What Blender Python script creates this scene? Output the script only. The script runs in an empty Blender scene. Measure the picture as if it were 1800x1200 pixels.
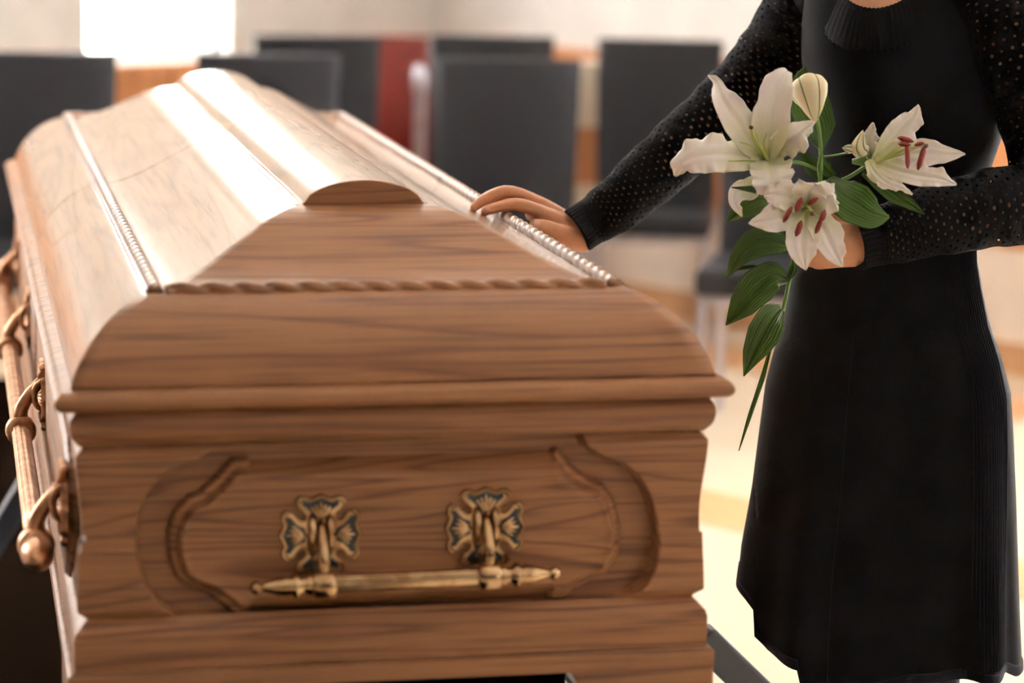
import bpy, bmesh, math, random
import numpy as np
from mathutils import Vector, Matrix
random.seed(7)
PI = math.pi
sc = bpy.context.scene
COL = sc.collection
# ------------------------------------------------------------------ camera
ZR = 0.92                                   # height of the casket rim above the floor
CAM = np.array([-.5091, -3.0071, .5907 + ZR])
YAW, PIT, ROL, FPX = .2086, .1702, .0167, 4700.1
FW = np.array([math.sin(YAW)*math.cos(PIT), math.cos(YAW)*math.cos(PIT), -math.sin(PIT)])
_r = np.array([math.cos(YAW), -math.sin(YAW), 0.]); _u = np.cross(_r, FW)
RT = _r*math.cos(ROL) + _u*math.sin(ROL); UP = -_r*math.sin(ROL) + _u*math.cos(ROL)
LAT = _r.copy(); FH = np.array([math.sin(YAW), math.cos(YAW), 0.])   # level right / level forward
cd = bpy.data.cameras.new('camera'); cam = bpy.data.objects.new('camera', cd); COL.objects.link(cam)
cam.matrix_world = Matrix(((RT[0], UP[0], -FW[0], CAM[0]), (RT[1], UP[1], -FW[1], CAM[1]), (RT[2], UP[2], -FW[2], CAM[2]), (0, 0, 0, 1)))
cd.sensor_width = 36; cd.lens = FPX*36/1800; cd.clip_end = 100
cd.dof.use_dof = True; cd.dof.focus_distance = 3.68; cd.dof.aperture_fstop = 2.7
sc.camera = cam
def P(px, py, d):
    """world point that stands d metres deep behind picture point (px, py)"""
    return CAM + FW*d + RT*((px-900)/FPX*d) - UP*((py-600)/FPX*d)
def PF(px, py, y=0.):
    """world point on the upright plane Y = y"""
    v = P(px, py, 1.) - CAM
    return CAM + v*((y-CAM[1])/v[1])
def floor_at(px, d, z=0.):
    """point at height z, d metres (level) ahead, in the column px"""
    p = CAM + FH*d + LAT*((px-900)/FPX*d); p[2] = z
    return p
# ------------------------------------------------------------------ world, lights, exposure
W = bpy.data.worlds.new('sky'); sc.world = W; W.use_nodes = True
W.node_tree.nodes['Background'].inputs[0].default_value = (.93, .96, 1, 1)
W.node_tree.nodes['Background'].inputs[1].default_value = 1.1
sc.view_settings.view_transform = 'Standard'; sc.view_settings.look = 'None'
sc.view_settings.exposure = .32; sc.view_settings.gamma = 1; sc.view_settings.use_curve_mapping = False
# the room stands at 45 degrees to the view: corner C0, walls along E1 (right wall) and E2 (left wall)
C0 = CAM + FH*10.27 + LAT*(-.328); C0[2] = 0
E1 = (LAT - FH)/math.sqrt(2); E2 = (-LAT - FH)/math.sqrt(2)
RU, RV, RH = 13.0, 12.0, 3.3
def R(u, v, z=0.): 
    q = C0 + E1*u + E2*v; return np.array([q[0], q[1], z])
def area(name, loc, target, sx, sy, power, color=(1, 1, 1)):
    l = bpy.data.lights.new(name, 'AREA'); l.shape = 'RECTANGLE'; l.size = sx; l.size_y = sy; l.energy = power; l.color = color
    o = bpy.data.objects.new(name, l); COL.objects.link(o); o.location = loc
    d = Vector(target) - Vector(loc); o.rotation_euler = d.to_track_quat('-Z', 'Y').to_euler(); return o
# windows: (wall, start, end, sill, head)
WIN_L = [(.985, 1.605, .872, 2.75), (4.6, 6.0, .895, 2.75)]
WIN_R = [(3.9, 5.3, .95, 2.75), (6.5, 7.9, .95, 2.75), (9.2, 10.6, .95, 2.75)]
PWR_L = [130, 330]
PWR_R = [720, 330, 12]
for (a, b, z0, z1), pw in zip(WIN_L, PWR_L):
    c = R(-.22, (a+b)/2, (z0+z1)/2); area('daylight', c, c+E1, (b-a), z1-z0, pw, (1, .97, .92))
for (a, b, z0, z1), pw in zip(WIN_R, PWR_R):
    c = R((a+b)/2, -.22, (z0+z1)/2); area('daylight', c, c+E2, (b-a), z1-z0, pw, (1, .97, .92))
area('overhead_fill', (-.1, 4.3, 3.22), (.0, 1.4, 1.0), 2.2, 1.2, 95, (1, .93, .84))  # added fill light from above and behind to brighten the lid top
c = CAM - FH*.7 + LAT*4.2; c[2] = 1.9
area('window_light', c, CAM+FH*3.2+LAT*.1-np.array([0, 0, .6]), 1.8, 1.6, 21, (1, .93, .85))  # added soft fill inside the room at right front, no window there

# ------------------------------------------------------------------ helpers
def tag(o, label=None, cat=None, group=None, kind=None):
    if label: o['label'] = label
    if cat: o['category'] = cat
    if group: o['group'] = group
    if kind: o['kind'] = kind
    return o
def empty(name, loc, label=None, cat=None, group=None):
    o = bpy.data.objects.new(name, None); COL.objects.link(o); o.location = [float(c) for c in loc]; o.empty_display_size = .1
    return tag(o, label, cat, group)
def origin(o):
    v = Vector((0, 0, 0))
    while o is not None: v += o.location; o = o.parent
    return v
class MB:
    def __init__(s): s.v = []; s.f = []; s.uv = []
    def add(s, vs, fs, uvs=None):
        n = len(s.v); s.v += [tuple(float(c) for c in p) for p in vs]; s.f += [tuple(i+n for i in f) for f in fs]
        s.uv += list(uvs) if uvs is not None else [(0., 0.)]*len(vs); return s
    def box(s, lo, hi, bev=0.):
        x0, y0, z0 = lo; x1, y1, z1 = hi
        return s.add(*boxm(lo, hi))
    def obox(s, c, ax, ay, az, hx, hy, hz):
        c, ax, ay, az = map(np.array, (c, ax, ay, az)); vs = []
        for i in (-1, 1):
            for j in (-1, 1):
                for k in (-1, 1): vs.append(c+ax*hx*i+ay*hy*j+az*hz*k)
        return s.add(vs, [(0, 1, 3, 2), (4, 6, 7, 5), (0, 4, 5, 1), (2, 3, 7, 6), (0, 2, 6, 4), (1, 5, 7, 3)])
    def grid(s, g, closed_u=False, closed_v=False, uv=True, flip=False):
        """g[i][j] points"""
        n, m = len(g), len(g[0]); vs = [p for r in g for p in r]; fs = []
        for i in range(n if closed_u else n-1):
            for j in range(m if closed_v else m-1):
                a, b, c, d = i*m+j, ((i+1) % n)*m+j, ((i+1) % n)*m+(j+1) % m, i*m+(j+1) % m
                fs.append((a, d, c, b) if flip else (a, b, c, d))
        uvs = [(i/(n-1.), j/(m-1. if not closed_v else m)) for i in range(n) for j in range(m)]
        return s.add(vs, fs, uvs)
    def tube(s, pts, rad, n=12, caps=True, flat=None, upv=None, twist=0.):
        """round-ended tube through pts; flat = thickness ratio across the up vector"""
        pts = [np.array(p, float) for p in pts]; k = len(pts)
        rad = list(rad) if hasattr(rad, '__len__') else [rad]*k
        T = []
        for i in range(k):
            t = pts[min(i+1, k-1)]-pts[max(i-1, 0)]; T.append(t/(np.linalg.norm(t)+1e-12))
        u = np.array(upv, float) if upv is not None else (np.array([0, 0, 1.]) if abs(T[0][2]) < .9 else np.array([1., 0, 0]))
        rings = []
        def ring(c, t, r, u, sc_=1.):
            a = np.cross(t, u); a /= np.linalg.norm(a)+1e-12; b = np.cross(a, t)
            fl = flat if flat is not None else 1.
            return [c+(a*math.cos(2*PI*j/n)+b*math.sin(2*PI*j/n)*fl)*r*sc_ for j in range(n)]
        us = []
        for t in T:
            if upv is None:
                u = u-t*np.dot(u, t); u /= np.linalg.norm(u)+1e-12
            us.append(u.copy())
        if caps:
            for q in (85, 60, 30): rings.append(ring(pts[0]-T[0]*rad[0]*math.sin(math.radians(q))*(flat or 1.), T[0], rad[0], us[0], math.cos(math.radians(q))))
        for i in range(k): rings.append(ring(pts[i], T[i], rad[i], us[i]))
        if caps:
            for q in (30, 60, 85): rings.append(ring(pts[-1]+T[-1]*rad[-1]*math.sin(math.radians(q))*(flat or 1.), T[-1], rad[-1], us[-1], math.cos(math.radians(q))))
        b0 = len(s.v); s.grid(rings, closed_v=True)
        if caps:
            m = len(rings); s.f.append(tuple(b0+j for j in range(n))); s.f.append(tuple(b0+(m-1)*n+j for j in reversed(range(n))))
        return s
    def lathe(s, c, axis, prof, n=20, mod=None):
        """prof: list of (distance along axis, radius)"""
        c = np.array(c, float); ax = np.array(axis, float); ax /= np.linalg.norm(ax)
        u = np.array([0, 0, 1.]) if abs(ax[2]) < .9 else np.array([1., 0, 0]); a = np.cross(ax, u); a /= np.linalg.norm(a); b = np.cross(ax, a)
        g = [[c+ax*t+(a*math.cos(2*PI*j/n)+b*math.sin(2*PI*j/n))*(r*(mod(t, 2*PI*j/n) if mod else 1)) for j in range(n)] for t, r in prof]
        b0 = len(s.v); s.grid(g, closed_v=True); m = len(g)
        s.f.append(tuple(b0+j for j in range(n))); s.f.append(tuple(b0+(m-1)*n+j for j in reversed(range(n))))
        return s
    def ellipsoid(s, c, a, b, d, n=20, m=14):
        c, a, b, d = [np.array(q, float) for q in (c, a, b, d)]
        g = [[c+a*math.cos(2*PI*j/n)*math.sin(t)+b*math.sin(2*PI*j/n)*math.sin(t)+d*math.cos(t) for j in range(n)] for t in [max(.02, min(PI-.02, PI*i/(m-1))) for i in range(m)]]
        b0 = len(s.v); s.grid(g, closed_v=True); k = len(g)
        s.f.append(tuple(b0+j for j in range(n))); s.f.append(tuple(b0+(k-1)*n+j for j in reversed(range(n)))); return s
    def mesh(s, name, off=(0, 0, 0)):
        me = bpy.data.meshes.new(name)
        v = [(p[0]-off[0], p[1]-off[1], p[2]-off[2]) for p in s.v]
        me.from_pydata(v, [], s.f)
        uvl = me.uv_layers.new(name='uv'); li = np.zeros(len(me.loops), dtype=np.int32); me.loops.foreach_get('vertex_index', li)
        uvl.data.foreach_set('uv', np.array(s.uv, dtype=np.float32)[li].ravel())
        bm = bmesh.new(); bm.from_mesh(me); bmesh.ops.recalc_face_normals(bm, faces=bm.faces); bm.to_mesh(me); bm.free()
        return me
    def build(s, name, mat, parent=None, smooth=True, bevel=0., seg=2, angle=40, subsurf=0, solid=0., loc=None):
        base = origin(parent) if parent is not None else (Vector(loc) if loc is not None else Vector((0, 0, 0)))
        me = s.mesh(name, base)
        o = bpy.data.objects.new(name, me); COL.objects.link(o)
        if parent is not None: o.parent = parent
        elif loc is not None: o.location = base
        me.materials.append(mat)
        if smooth:
            me.polygons.foreach_set('use_smooth', [True]*len(me.polygons))
            if angle < 180:
                try: me.set_sharp_from_angle(angle=math.radians(angle))
                except Exception: pass
        if solid:
            m = o.modifiers.new('solid', 'SOLIDIFY'); m.thickness = solid; m.offset = 0
        if bevel:
            m = o.modifiers.new('bevel', 'BEVEL'); m.width = bevel; m.segments = seg; m.limit_method = 'ANGLE'; m.angle_limit = math.radians(35); m.harden_normals = False
        if subsurf:
            m = o.modifiers.new('sub', 'SUBSURF'); m.levels = subsurf; m.render_levels = subsurf
        return o
def boxm(lo, hi):
    x0, y0, z0 = lo; x1, y1, z1 = hi
    return ([(x0, y0, z0), (x1, y0, z0), (x1, y1, z0), (x0, y1, z0), (x0, y0, z1), (x1, y0, z1), (x1, y1, z1), (x0, y1, z1)],
            [(0, 3, 2, 1), (4, 5, 6, 7), (0, 1, 5, 4), (1, 2, 6, 5), (2, 3, 7, 6), (3, 0, 4, 7)])
def spline(pts, n):
    """Catmull-Rom through pts, n samples"""
    p = [np.array(q, float) for q in pts]; p = [2*p[0]-p[1]]+p+[2*p[-1]-p[-2]]; k = len(p)-3; out = []
    for i in range(n):
        t = i/(n-1.)*k; j = min(int(t), k-1); t -= j; a, b, c, d = p[j:j+4]
        out.append(.5*((2*b)+(c-a)*t+(2*a-5*b+4*c-d)*t*t+(3*b-a-3*c+d)*t**3))
    return out
def sstep(a, b, x):
    t = np.clip((x-a)/(b-a), 0, 1); return t*t*(3-2*t)
def lerp(a, b, t): return a+(b-a)*t
def nrm(v): v = np.array(v, float); return v/(np.linalg.norm(v)+1e-12)
def merge_voxel(mb, voxel, it=3, fac=.5):
    """union of overlapping closed shapes as one continuous skin"""
    me = mb.mesh('tmp'); o = bpy.data.objects.new('tmp', me); COL.objects.link(o)
    m = o.modifiers.new('r', 'REMESH'); m.mode = 'VOXEL'; m.voxel_size = voxel
    if it:
        m = o.modifiers.new('s', 'SMOOTH'); m.iterations = it; m.factor = fac
    dg = bpy.context.evaluated_depsgraph_get(); dg.update()
    ev = bpy.data.meshes.new_from_object(o.evaluated_get(dg)); bpy.data.objects.remove(o)
    n = len(ev.vertices); co = np.zeros(n*3); ev.vertices.foreach_get('co', co)
    fs = [tuple(p.vertices) for p in ev.polygons]; bpy.data.meshes.remove(ev)
    return co.reshape(-1, 3), fs

# ------------------------------------------------------------------ materials
class M_:
    def __init__(s, name):
        s.m = bpy.data.materials.new(name); s.m.use_nodes = True; s.t = s.m.node_tree; s.n = s.t.nodes; s.l = s.t.links
        s.b = s.n['Principled BSDF']
    def node(s, ty, **k):
        q = s.n.new(ty)
        for a, v in k.items():
            if isinstance(a, str) and hasattr(q, a): setattr(q, a, v)
        return q
    def set(s, **k):
        for a, v in k.items():
            nm = {'col': 'Base Color', 'rough': 'Roughness', 'metal': 'Metallic', 'coat': 'Coat Weight', 'coatr': 'Coat Roughness', 'sss': 'Subsurface Weight',
                  'sheen': 'Sheen Weight', 'spec': 'Specular IOR Level', 'trans': 'Transmission Weight', 'alpha': 'Alpha', 'ior': 'IOR'}[a]
            s.b.inputs[nm].default_value = v if a != 'col' else (*v, 1)
        return s
    def coord(s, kind='Object', scale=(1, 1, 1), rot=(0, 0, 0)):
        t = s.node('ShaderNodeTexCoord'); mp = s.node('ShaderNodeMapping'); mp.inputs['Scale'].default_value = scale; mp.inputs['Rotation'].default_value = rot
        s.l.new(t.outputs[kind], mp.inputs[0]); return mp.outputs[0]
    def noise(s, vec, scale, detail=3, rough=.5, dist=0.):
        q = s.node('ShaderNodeTexNoise'); q.inputs['Scale'].default_value = scale; q.inputs['Detail'].default_value = detail; q.inputs['Roughness'].default_value = rough; q.inputs['Distortion'].default_value = dist
        s.l.new(vec, q.inputs['Vector']); return q.outputs[0]
    def math(s, op, a, b=None, c=None):
        q = s.node('ShaderNodeMath'); q.operation = op
        for i, x in enumerate((a, b, c)):
            if x is None: continue
            if isinstance(x, (int, float)): q.inputs[i].default_value = x
            else: s.l.new(x, q.inputs[i])
        return q.outputs[0]
    def ramp(s, fac, stops):
        q = s.node('ShaderNodeValToRGB'); e = q.color_ramp.elements
        while len(e) < len(stops): e.new(.5)
        for i, (p, c) in enumerate(stops): e[i].position = p; e[i].color = (*c, 1) if len(c) == 3 else c
        s.l.new(fac, q.inputs[0]); return q.outputs[0]
    def mix(s, fac, a, b, mode='MIX'):
        q = s.node('ShaderNodeMix'); q.data_type = 'RGBA'; q.blend_type = mode
        for i, x in ((0, fac), (6, a), (7, b)):
            if isinstance(x, (int, float)): q.inputs[i].default_value = x
            elif isinstance(x, tuple): q.inputs[i].default_value = (*x, 1)
            else: s.l.new(x, q.inputs[i])
        return q.outputs[2]
    def bump(s, h, strength=.3, dist=.002):
        q = s.node('ShaderNodeBump'); q.inputs['Strength'].default_value = strength; q.inputs['Distance'].default_value = dist
        s.l.new(h, q.inputs['Height']); s.l.new(q.outputs[0], s.b.inputs['Normal']); return s
    def col(s, c): s.l.new(c, s.b.inputs['Base Color']); return s
def G3(v): return (v, v, v)
def oak(name, axis, light=(.30, .130, .050), mid=(.255, .104, .039), dark=(.145, .048, .016), rough=.48, coat=.10, coatr=.25, rings=7., pore=.25, line=1., seedoff=0.):
    m = M_(name); st = {'x': (.75, 7, 11), 'y': (7, .7, 8.5), 'z': (8, 8, 1.1)}[axis]; fine = {'x': (5, 170, 170), 'y': (110, 4, 110), 'z': (170, 170, 5)}[axis]
    v = m.coord('Object', st); v.node.inputs['Location'].default_value = (seedoff, seedoff*.7, seedoff*1.3)
    n1 = m.noise(v, 1., 2, .45, .35)
    fr = m.math('FRACT', m.math('MULTIPLY', n1, rings*2))
    rc = m.ramp(fr, [(0, mid), (.2, light), (.70, light), (.88, tuple(lerp(mid[i], dark[i], line) for i in range(3))), (1, mid)])
    vf = m.coord('Object', fine); nf = m.noise(vf, 1., 3, .6)
    pr = m.ramp(nf, [(.30, G3(.42)), (.5, G3(.95)), (.75, G3(1.1))])
    c = m.mix(.75, rc, pr, 'MULTIPLY')
    big = m.noise(m.coord('Object', (2, 2, 4)), 1.2, 2)
    c = m.mix(.5, c, m.ramp(big, [(.3, G3(.72)), (.7, G3(1.15))]), 'MULTIPLY')
    m.col(c).set(rough=rough, coat=coat, coatr=coatr)
    h = m.math('ADD', m.math('MULTIPLY', nf, .7), m.math('MULTIPLY', fr, -.25))
    m.bump(h, pore, .0012)
    return m.m
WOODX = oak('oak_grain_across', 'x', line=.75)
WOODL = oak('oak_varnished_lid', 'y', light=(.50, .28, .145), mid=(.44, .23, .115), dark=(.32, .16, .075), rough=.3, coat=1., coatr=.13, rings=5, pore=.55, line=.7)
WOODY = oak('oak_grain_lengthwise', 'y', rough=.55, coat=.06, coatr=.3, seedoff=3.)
WOODZ = oak('oak_carved', 'x', light=(.30, .13, .058), mid=(.24, .1, .043), rough=.3, coat=.6, coatr=.15, rings=3, line=.4)
ROPE = oak('oak_carved_rope', 'y', light=(.22, .095, .042), mid=(.16, .065, .03), dark=(.09, .035, .016), rough=.38, coat=.35, coatr=.2, rings=3, line=.4)
def plain(name, col, rough=.5, **k):
    m = M_(name); var = m.noise(m.coord('Object', (3, 3, 3)), 2., 3)
    m.col(m.mix(1., col, m.ramp(var, [(.3, G3(.93)), (.7, G3(1.05))]), 'MULTIPLY')).set(rough=rough, **k); return m.m
def metal(name, col, dark, rough=.3):
    m = M_(name); n = m.noise(m.coord('Object', (40, 40, 40)), 1., 3)
    m.col(m.mix(m.ramp(n, [(.4, G3(0)), (.62, G3(1))]), dark, col)).set(rough=rough, metal=1.); return m.m
BRASS = metal('antique_brass', (.60, .42, .25), (.34, .21, .11), .2)
BRONZE = metal('worn_bronze', (.50, .28, .16), (.30, .15, .08), .38)
ENAMEL = plain('blue_grey_enamel', (.035, .042, .055), .35)
STEEL = metal('chair_steel', (.50, .49, .55), (.4, .39, .46), .3)
GREYMETAL = plain('grey_painted_metal', (.06, .065, .085), .45)
WALL = plain('white_plaster', (.88, .85, .82), .8)
CEIL = plain('white_ceiling', (.85, .83, .8), .85)
BEIGE = plain('cream_lower_wall', (.74, .62, .53), .6)
PANEL = oak('orange_wood_wainscot', 'z', light=(.62, .27, .11), mid=(.52, .215, .085), dark=(.4, .15, .06), rough=.35, coat=.3, rings=3, line=.5)
def floor_mat():
    m = M_('cream_polished_floor'); n = m.noise(m.coord('Object', (.5, .5, .5)), 1.5, 3)
    m.col(m.mix(n, (.70, .58, .43), (.80, .70, .56))).set(rough=.22, coat=.3, coatr=.1); return m.m
FLOOR = floor_mat()
TANSTRIP = plain('tan_baseboard_and_shade_strip', (.46, .25, .12), .45)  # baseboards, and the floor strips that imitate tan shade and reflections
def leather(name, col, rough=.42):
    m = M_(name); n = m.noise(m.coord('Object', (1, 1, 1)), 90., 3); m.set(col=col, rough=rough, spec=.3); m.bump(n, .15, .002); return m.m
LEATHER = leather('black_leatherette', (.0055, .0055, .0085), .5)
REDLEATHER = leather('dark_red_leatherette', (.12, .012, .007))
def skin_mat():
    m = M_('skin'); n = m.noise(m.coord('Object', (1, 1, 1)), 45., 4); f = m.noise(m.coord('Object', (1, 1, 1)), 420., 3)
    m.col(m.mix(m.ramp(n, [(.35, G3(0)), (.65, G3(1))]), (.52, .25, .14), (.60, .31, .18))).set(rough=.45, sss=.15)
    m.b.inputs['Subsurface Radius'].default_value = (.012, .005, .003); m.bump(f, .25, .0006); return m.m
SKIN = skin_mat()
NAIL = plain('fingernail', (.66, .38, .28), .22)
HAIR = leather('dark_brown_hair', (.02, .011, .007), .4)
def knit(name, holes=0, cu=60, cv=24, col=(.0014, .0013, .0019)):
    m = M_(name); f = m.noise(m.coord('Object', (1, 1, 1)), 500., 2)
    m.set(col=col, rough=.85, sheen=.03, spec=.09); m.b.inputs['Sheen Tint'].default_value = (.6, .55, .6, 1)
    uvn = m.node('ShaderNodeUVMap'); sp = m.node('ShaderNodeSeparateXYZ'); m.l.new(uvn.outputs[0], sp.inputs[0])
    U = m.math('MULTIPLY', sp.outputs[0], cu); V = m.math('MULTIPLY', sp.outputs[1], cv)
    row = m.math('FLOOR', U); off = m.math('MULTIPLY', m.math('MODULO', row, 2.), .5)
    fu = m.math('SUBTRACT', m.math('FRACT', U), .5); fv = m.math('SUBTRACT', m.math('FRACT', m.math('ADD', V, off)), .5)
    d = m.math('SQRT', m.math('ADD', m.math('MULTIPLY', fu, fu), m.math('MULTIPLY', fv, fv)))
    m.bump(m.math('ADD', m.math('MULTIPLY', f, .4), m.math('MULTIPLY', d, 1.2 if holes else 0.)), .6, .0015)
    if holes:
        hole = m.math('LESS_THAN', m.math('ADD', d, m.math('MULTIPLY', m.math('SUBTRACT', m.noise(m.coord('Object', (1, 1, 1)), 60., 2), .5), .35)), holes)
        m.l.new(m.math('SUBTRACT', 1., hole), m.b.inputs['Alpha'])
    return m.m
KNIT = knit('black_fine_knit')
KNIT_SLV = knit('black_openwork_knit', holes=.155, cu=66, cv=22)
RIBKNIT = knit('black_ribbed_knit', col=(.0085, .0082, .0115))
TIGHTS = knit('dark_tights', col=(.006, .006, .009))
SHOE = leather('black_shoe_leather', (.01, .01, .01), .3)
def petal_mat():
    m = M_('white_lily_petal'); uvn = m.node('ShaderNodeUVMap'); sp = m.node('ShaderNodeSeparateXYZ'); m.l.new(uvn.outputs[0], sp.inputs[0])
    u, v = sp.outputs[0], sp.outputs[1]; av = m.math('ABSOLUTE', m.math('SUBTRACT', v, .5))
    rib = m.math('MULTIPLY', m.math('SUBTRACT', 1., m.math('SMOOTH_MIN', m.math('MULTIPLY', av, 14.), 1., .2)), m.math('SUBTRACT', 1., m.math('MULTIPLY', u, 1.25)))
    base = m.math('MULTIPLY', m.math('SUBTRACT', 1., m.math('MULTIPLY', u, 2.0)), .95)
    g = m.math('MAXIMUM', m.math('MULTIPLY', m.math('MAXIMUM', rib, 0.), .8), m.math('MAXIMUM', base, 0.))
    c = m.mix(m.math('MULTIPLY', g, .75), (.86, .81, .76), (.46, .50, .12))
    m.col(c).set(rough=.45, sss=.3); m.b.inputs['Subsurface Radius'].default_value = (.004, .0035, .002)
    mp = m.node('ShaderNodeMapping'); mp.inputs['Scale'].default_value = (6, 90, 1); m.l.new(uvn.outputs[0], mp.inputs[0])
    m.bump(m.noise(mp.outputs[0], 1., 2), .35, .0012); return m.m
PETAL = petal_mat()
def leaf_mat():
    m = M_('lily_leaf'); uvn = m.node('ShaderNodeUVMap'); sp = m.node('ShaderNodeSeparateXYZ'); m.l.new(uvn.outputs[0], sp.inputs[0])
    v = m.math('ABSOLUTE', m.math('SUBTRACT', sp.outputs[1], .5)); st = m.math('SINE', m.math('MULTIPLY', v, 75.))
    c = m.mix(m.ramp(st, [(.72, G3(0)), (1, G3(.55))]), (.026, .062, .002), (.11, .19, .010))
    n = m.noise(m.coord('Object', (1, 1, 1)), 18., 3); c = m.mix(.6, c, m.ramp(n, [(.35, G3(.55)), (.65, G3(1.35))]), 'MULTIPLY')
    m.col(c).set(rough=.42, spec=.3); m.bump(st, .35, .001); return m.m
LEAF = leaf_mat()
STEMG = plain('green_stem', (.10, .19, .035), .45)
BUDM = plain('pale_bud', (.66, .64, .44), .5, sss=.2)
FIL = plain('pale_green_filament', (.42, .50, .13), .45)
ANTH = plain('dark_red_anther', (.15, .012, .008), .75)
STIG = plain('brown_stigma', (.13, .055, .035), .6)
CARPET = plain('dark_brown_carpet', (.004, .0022, .0014), 1., spec=.0)
CREAMBOX = plain('cream_block_and_glare', (.86, .76, .62), .5)  # cream of the block stack, whose top box imitates bright window glare
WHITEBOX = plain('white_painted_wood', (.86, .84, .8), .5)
GLASS = M_('window_glass').set(col=(1, 1, 1), rough=0., trans=1., ior=1.02).m
FRAME = plain('white_window_frame', (.85, .84, .82), .4)

# ------------------------------------------------------------------ the setting
def room_box(mb, u0, u1, v0, v1, z0, z1):
    c = R((u0+u1)/2, (v0+v1)/2, (z0+z1)/2); mb.obox(c, E1, E2, (0, 0, 1), abs(u1-u0)/2, abs(v1-v0)/2, (z1-z0)/2)
def struct(name, mb, m, parent=None, **k):
    o = mb.build(name, m, parent, smooth=False, **k)
    if parent is None: o['kind'] = 'structure'
    return o
mb = MB(); room_box(mb, -.15, RU+.15, -.15, RV+.15, -.1, 0.); floor = struct('floor', mb, FLOOR)
mb = MB(); room_box(mb, -.15, RU+.15, -.15, RV+.15, RH, RH+.12); struct('ceiling', mb, CEIL)
TH = .16
def wall(name, along, wins, length, is_left):
    segs = []; pos = 0.
    mb = MB()
    def bx(a, b, z0, z1):
        if b-a < 1e-4 or z1-z0 < 1e-4: return
        if is_left: room_box(mb, -TH, 0, a, b, z0, z1)
        else: room_box(mb, a, b, -TH, 0, z0, z1)
    for (a, b, z0, z1) in sorted(wins):
        bx(pos, a, 0, RH); bx(a, b, 0, z0); bx(a, b, z1, RH); pos = b
    bx(pos, length, 0, RH)
    return struct(name, mb, WALL)
wl = wall('wall_left', None, WIN_L, RV, True); wr = wall('wall_right', None, WIN_R, RU, False)
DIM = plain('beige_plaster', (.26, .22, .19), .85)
mb = MB(); room_box(mb, RU, RU+TH, 0, RV, 0, RH); struct('wall_back', mb, DIM)
mb = MB(); room_box(mb, 0, RU, RV, RV+TH, 0, RH); struct('wall_front', mb, DIM)
k = 0
for is_left, wins in ((True, WIN_L), (False, WIN_R)):
    for (a, b, z0, z1) in wins:
        k += 1
        e = empty(f'window_{k}', R(0, (a+b)/2, z0) if is_left else R((a+b)/2, 0, z0)); e['kind'] = 'structure'
        rb = (lambda m, s0, s1, t0, t1, y0, y1: room_box(m, t0, t1, s0, s1, y0, y1)) if is_left else (lambda m, s0, s1, t0, t1, y0, y1: room_box(m, s0, s1, t0, t1, y0, y1))
        f = MB(); w = .035
        rb(f, a, a+w, -.12, -.06, z0, z1); rb(f, b-w, b, -.12, -.06, z0, z1); rb(f, a, b, -.12, -.06, z0, z0+w); rb(f, a, b, -.12, -.06, z1-w, z1)
        f.build('window_frame', FRAME, e, smooth=False)
        f = MB(); rb(f, a+w, b-w, -.095, -.089, z0+w, z1-w); f.build('pane', GLASS, e, smooth=False)
# wainscot boards: orange wood band along both visible walls, cream below
def boards(is_left, length, wins, parent):
    u = 0.; i = 0
    while u < length-.05:
        w = min(.42, length-u)
        lo, hi = u+.004, u+w-.004
        top = .92
        for (a, b, z0, z1) in wins:
            if lo < b and hi > a: top = min(top, z0-.005)
        mb = MB(); room_box(mb, .0, .022, lo, hi, .40, top) if is_left else room_box(mb, lo, hi, .0, .022, .40, top)
        mb.build('wainscot_board', PANEL, parent, smooth=False, bevel=.003, seg=1)
        u += w; i += 1
boards(True, 8.4, WIN_L, wl); boards(False, 8.4, WIN_R, wr)
mb = MB(); room_box(mb, 0, .012, 0, RV, .1, .398); struct('trim_1', mb, BEIGE)
mb = MB(); room_box(mb, 0.013, RU, 0, .012, .1, .398); struct('trim_2', mb, BEIGE)
mb = MB(); room_box(mb, 0, .02, 0, RV, 0, .1); struct('baseboard_left', mb, TANSTRIP)
mb = MB(); room_box(mb, .021, RU, 0, .02, 0, .1); struct('baseboard_right', mb, TANSTRIP)
# tan strips standing in for shade and reflections on the floor, parallel to the right wall
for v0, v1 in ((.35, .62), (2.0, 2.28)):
    mb = MB(); room_box(mb, .3, RU-1, v0, v1, .0, .003); mb.build('floor_shade_strip', TANSTRIP, floor, smooth=False)
# dark carpet under and left of the casket
mb = MB(); mb.box((-1.6, -1.2, 0.0005), (.12, 5.12, .0045)); o = mb.build('carpet', CARPET, None, smooth=False, bevel=.004)
tag(o, 'dark brown carpet lying on the floor under and left of the wooden casket', 'carpet')

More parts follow.
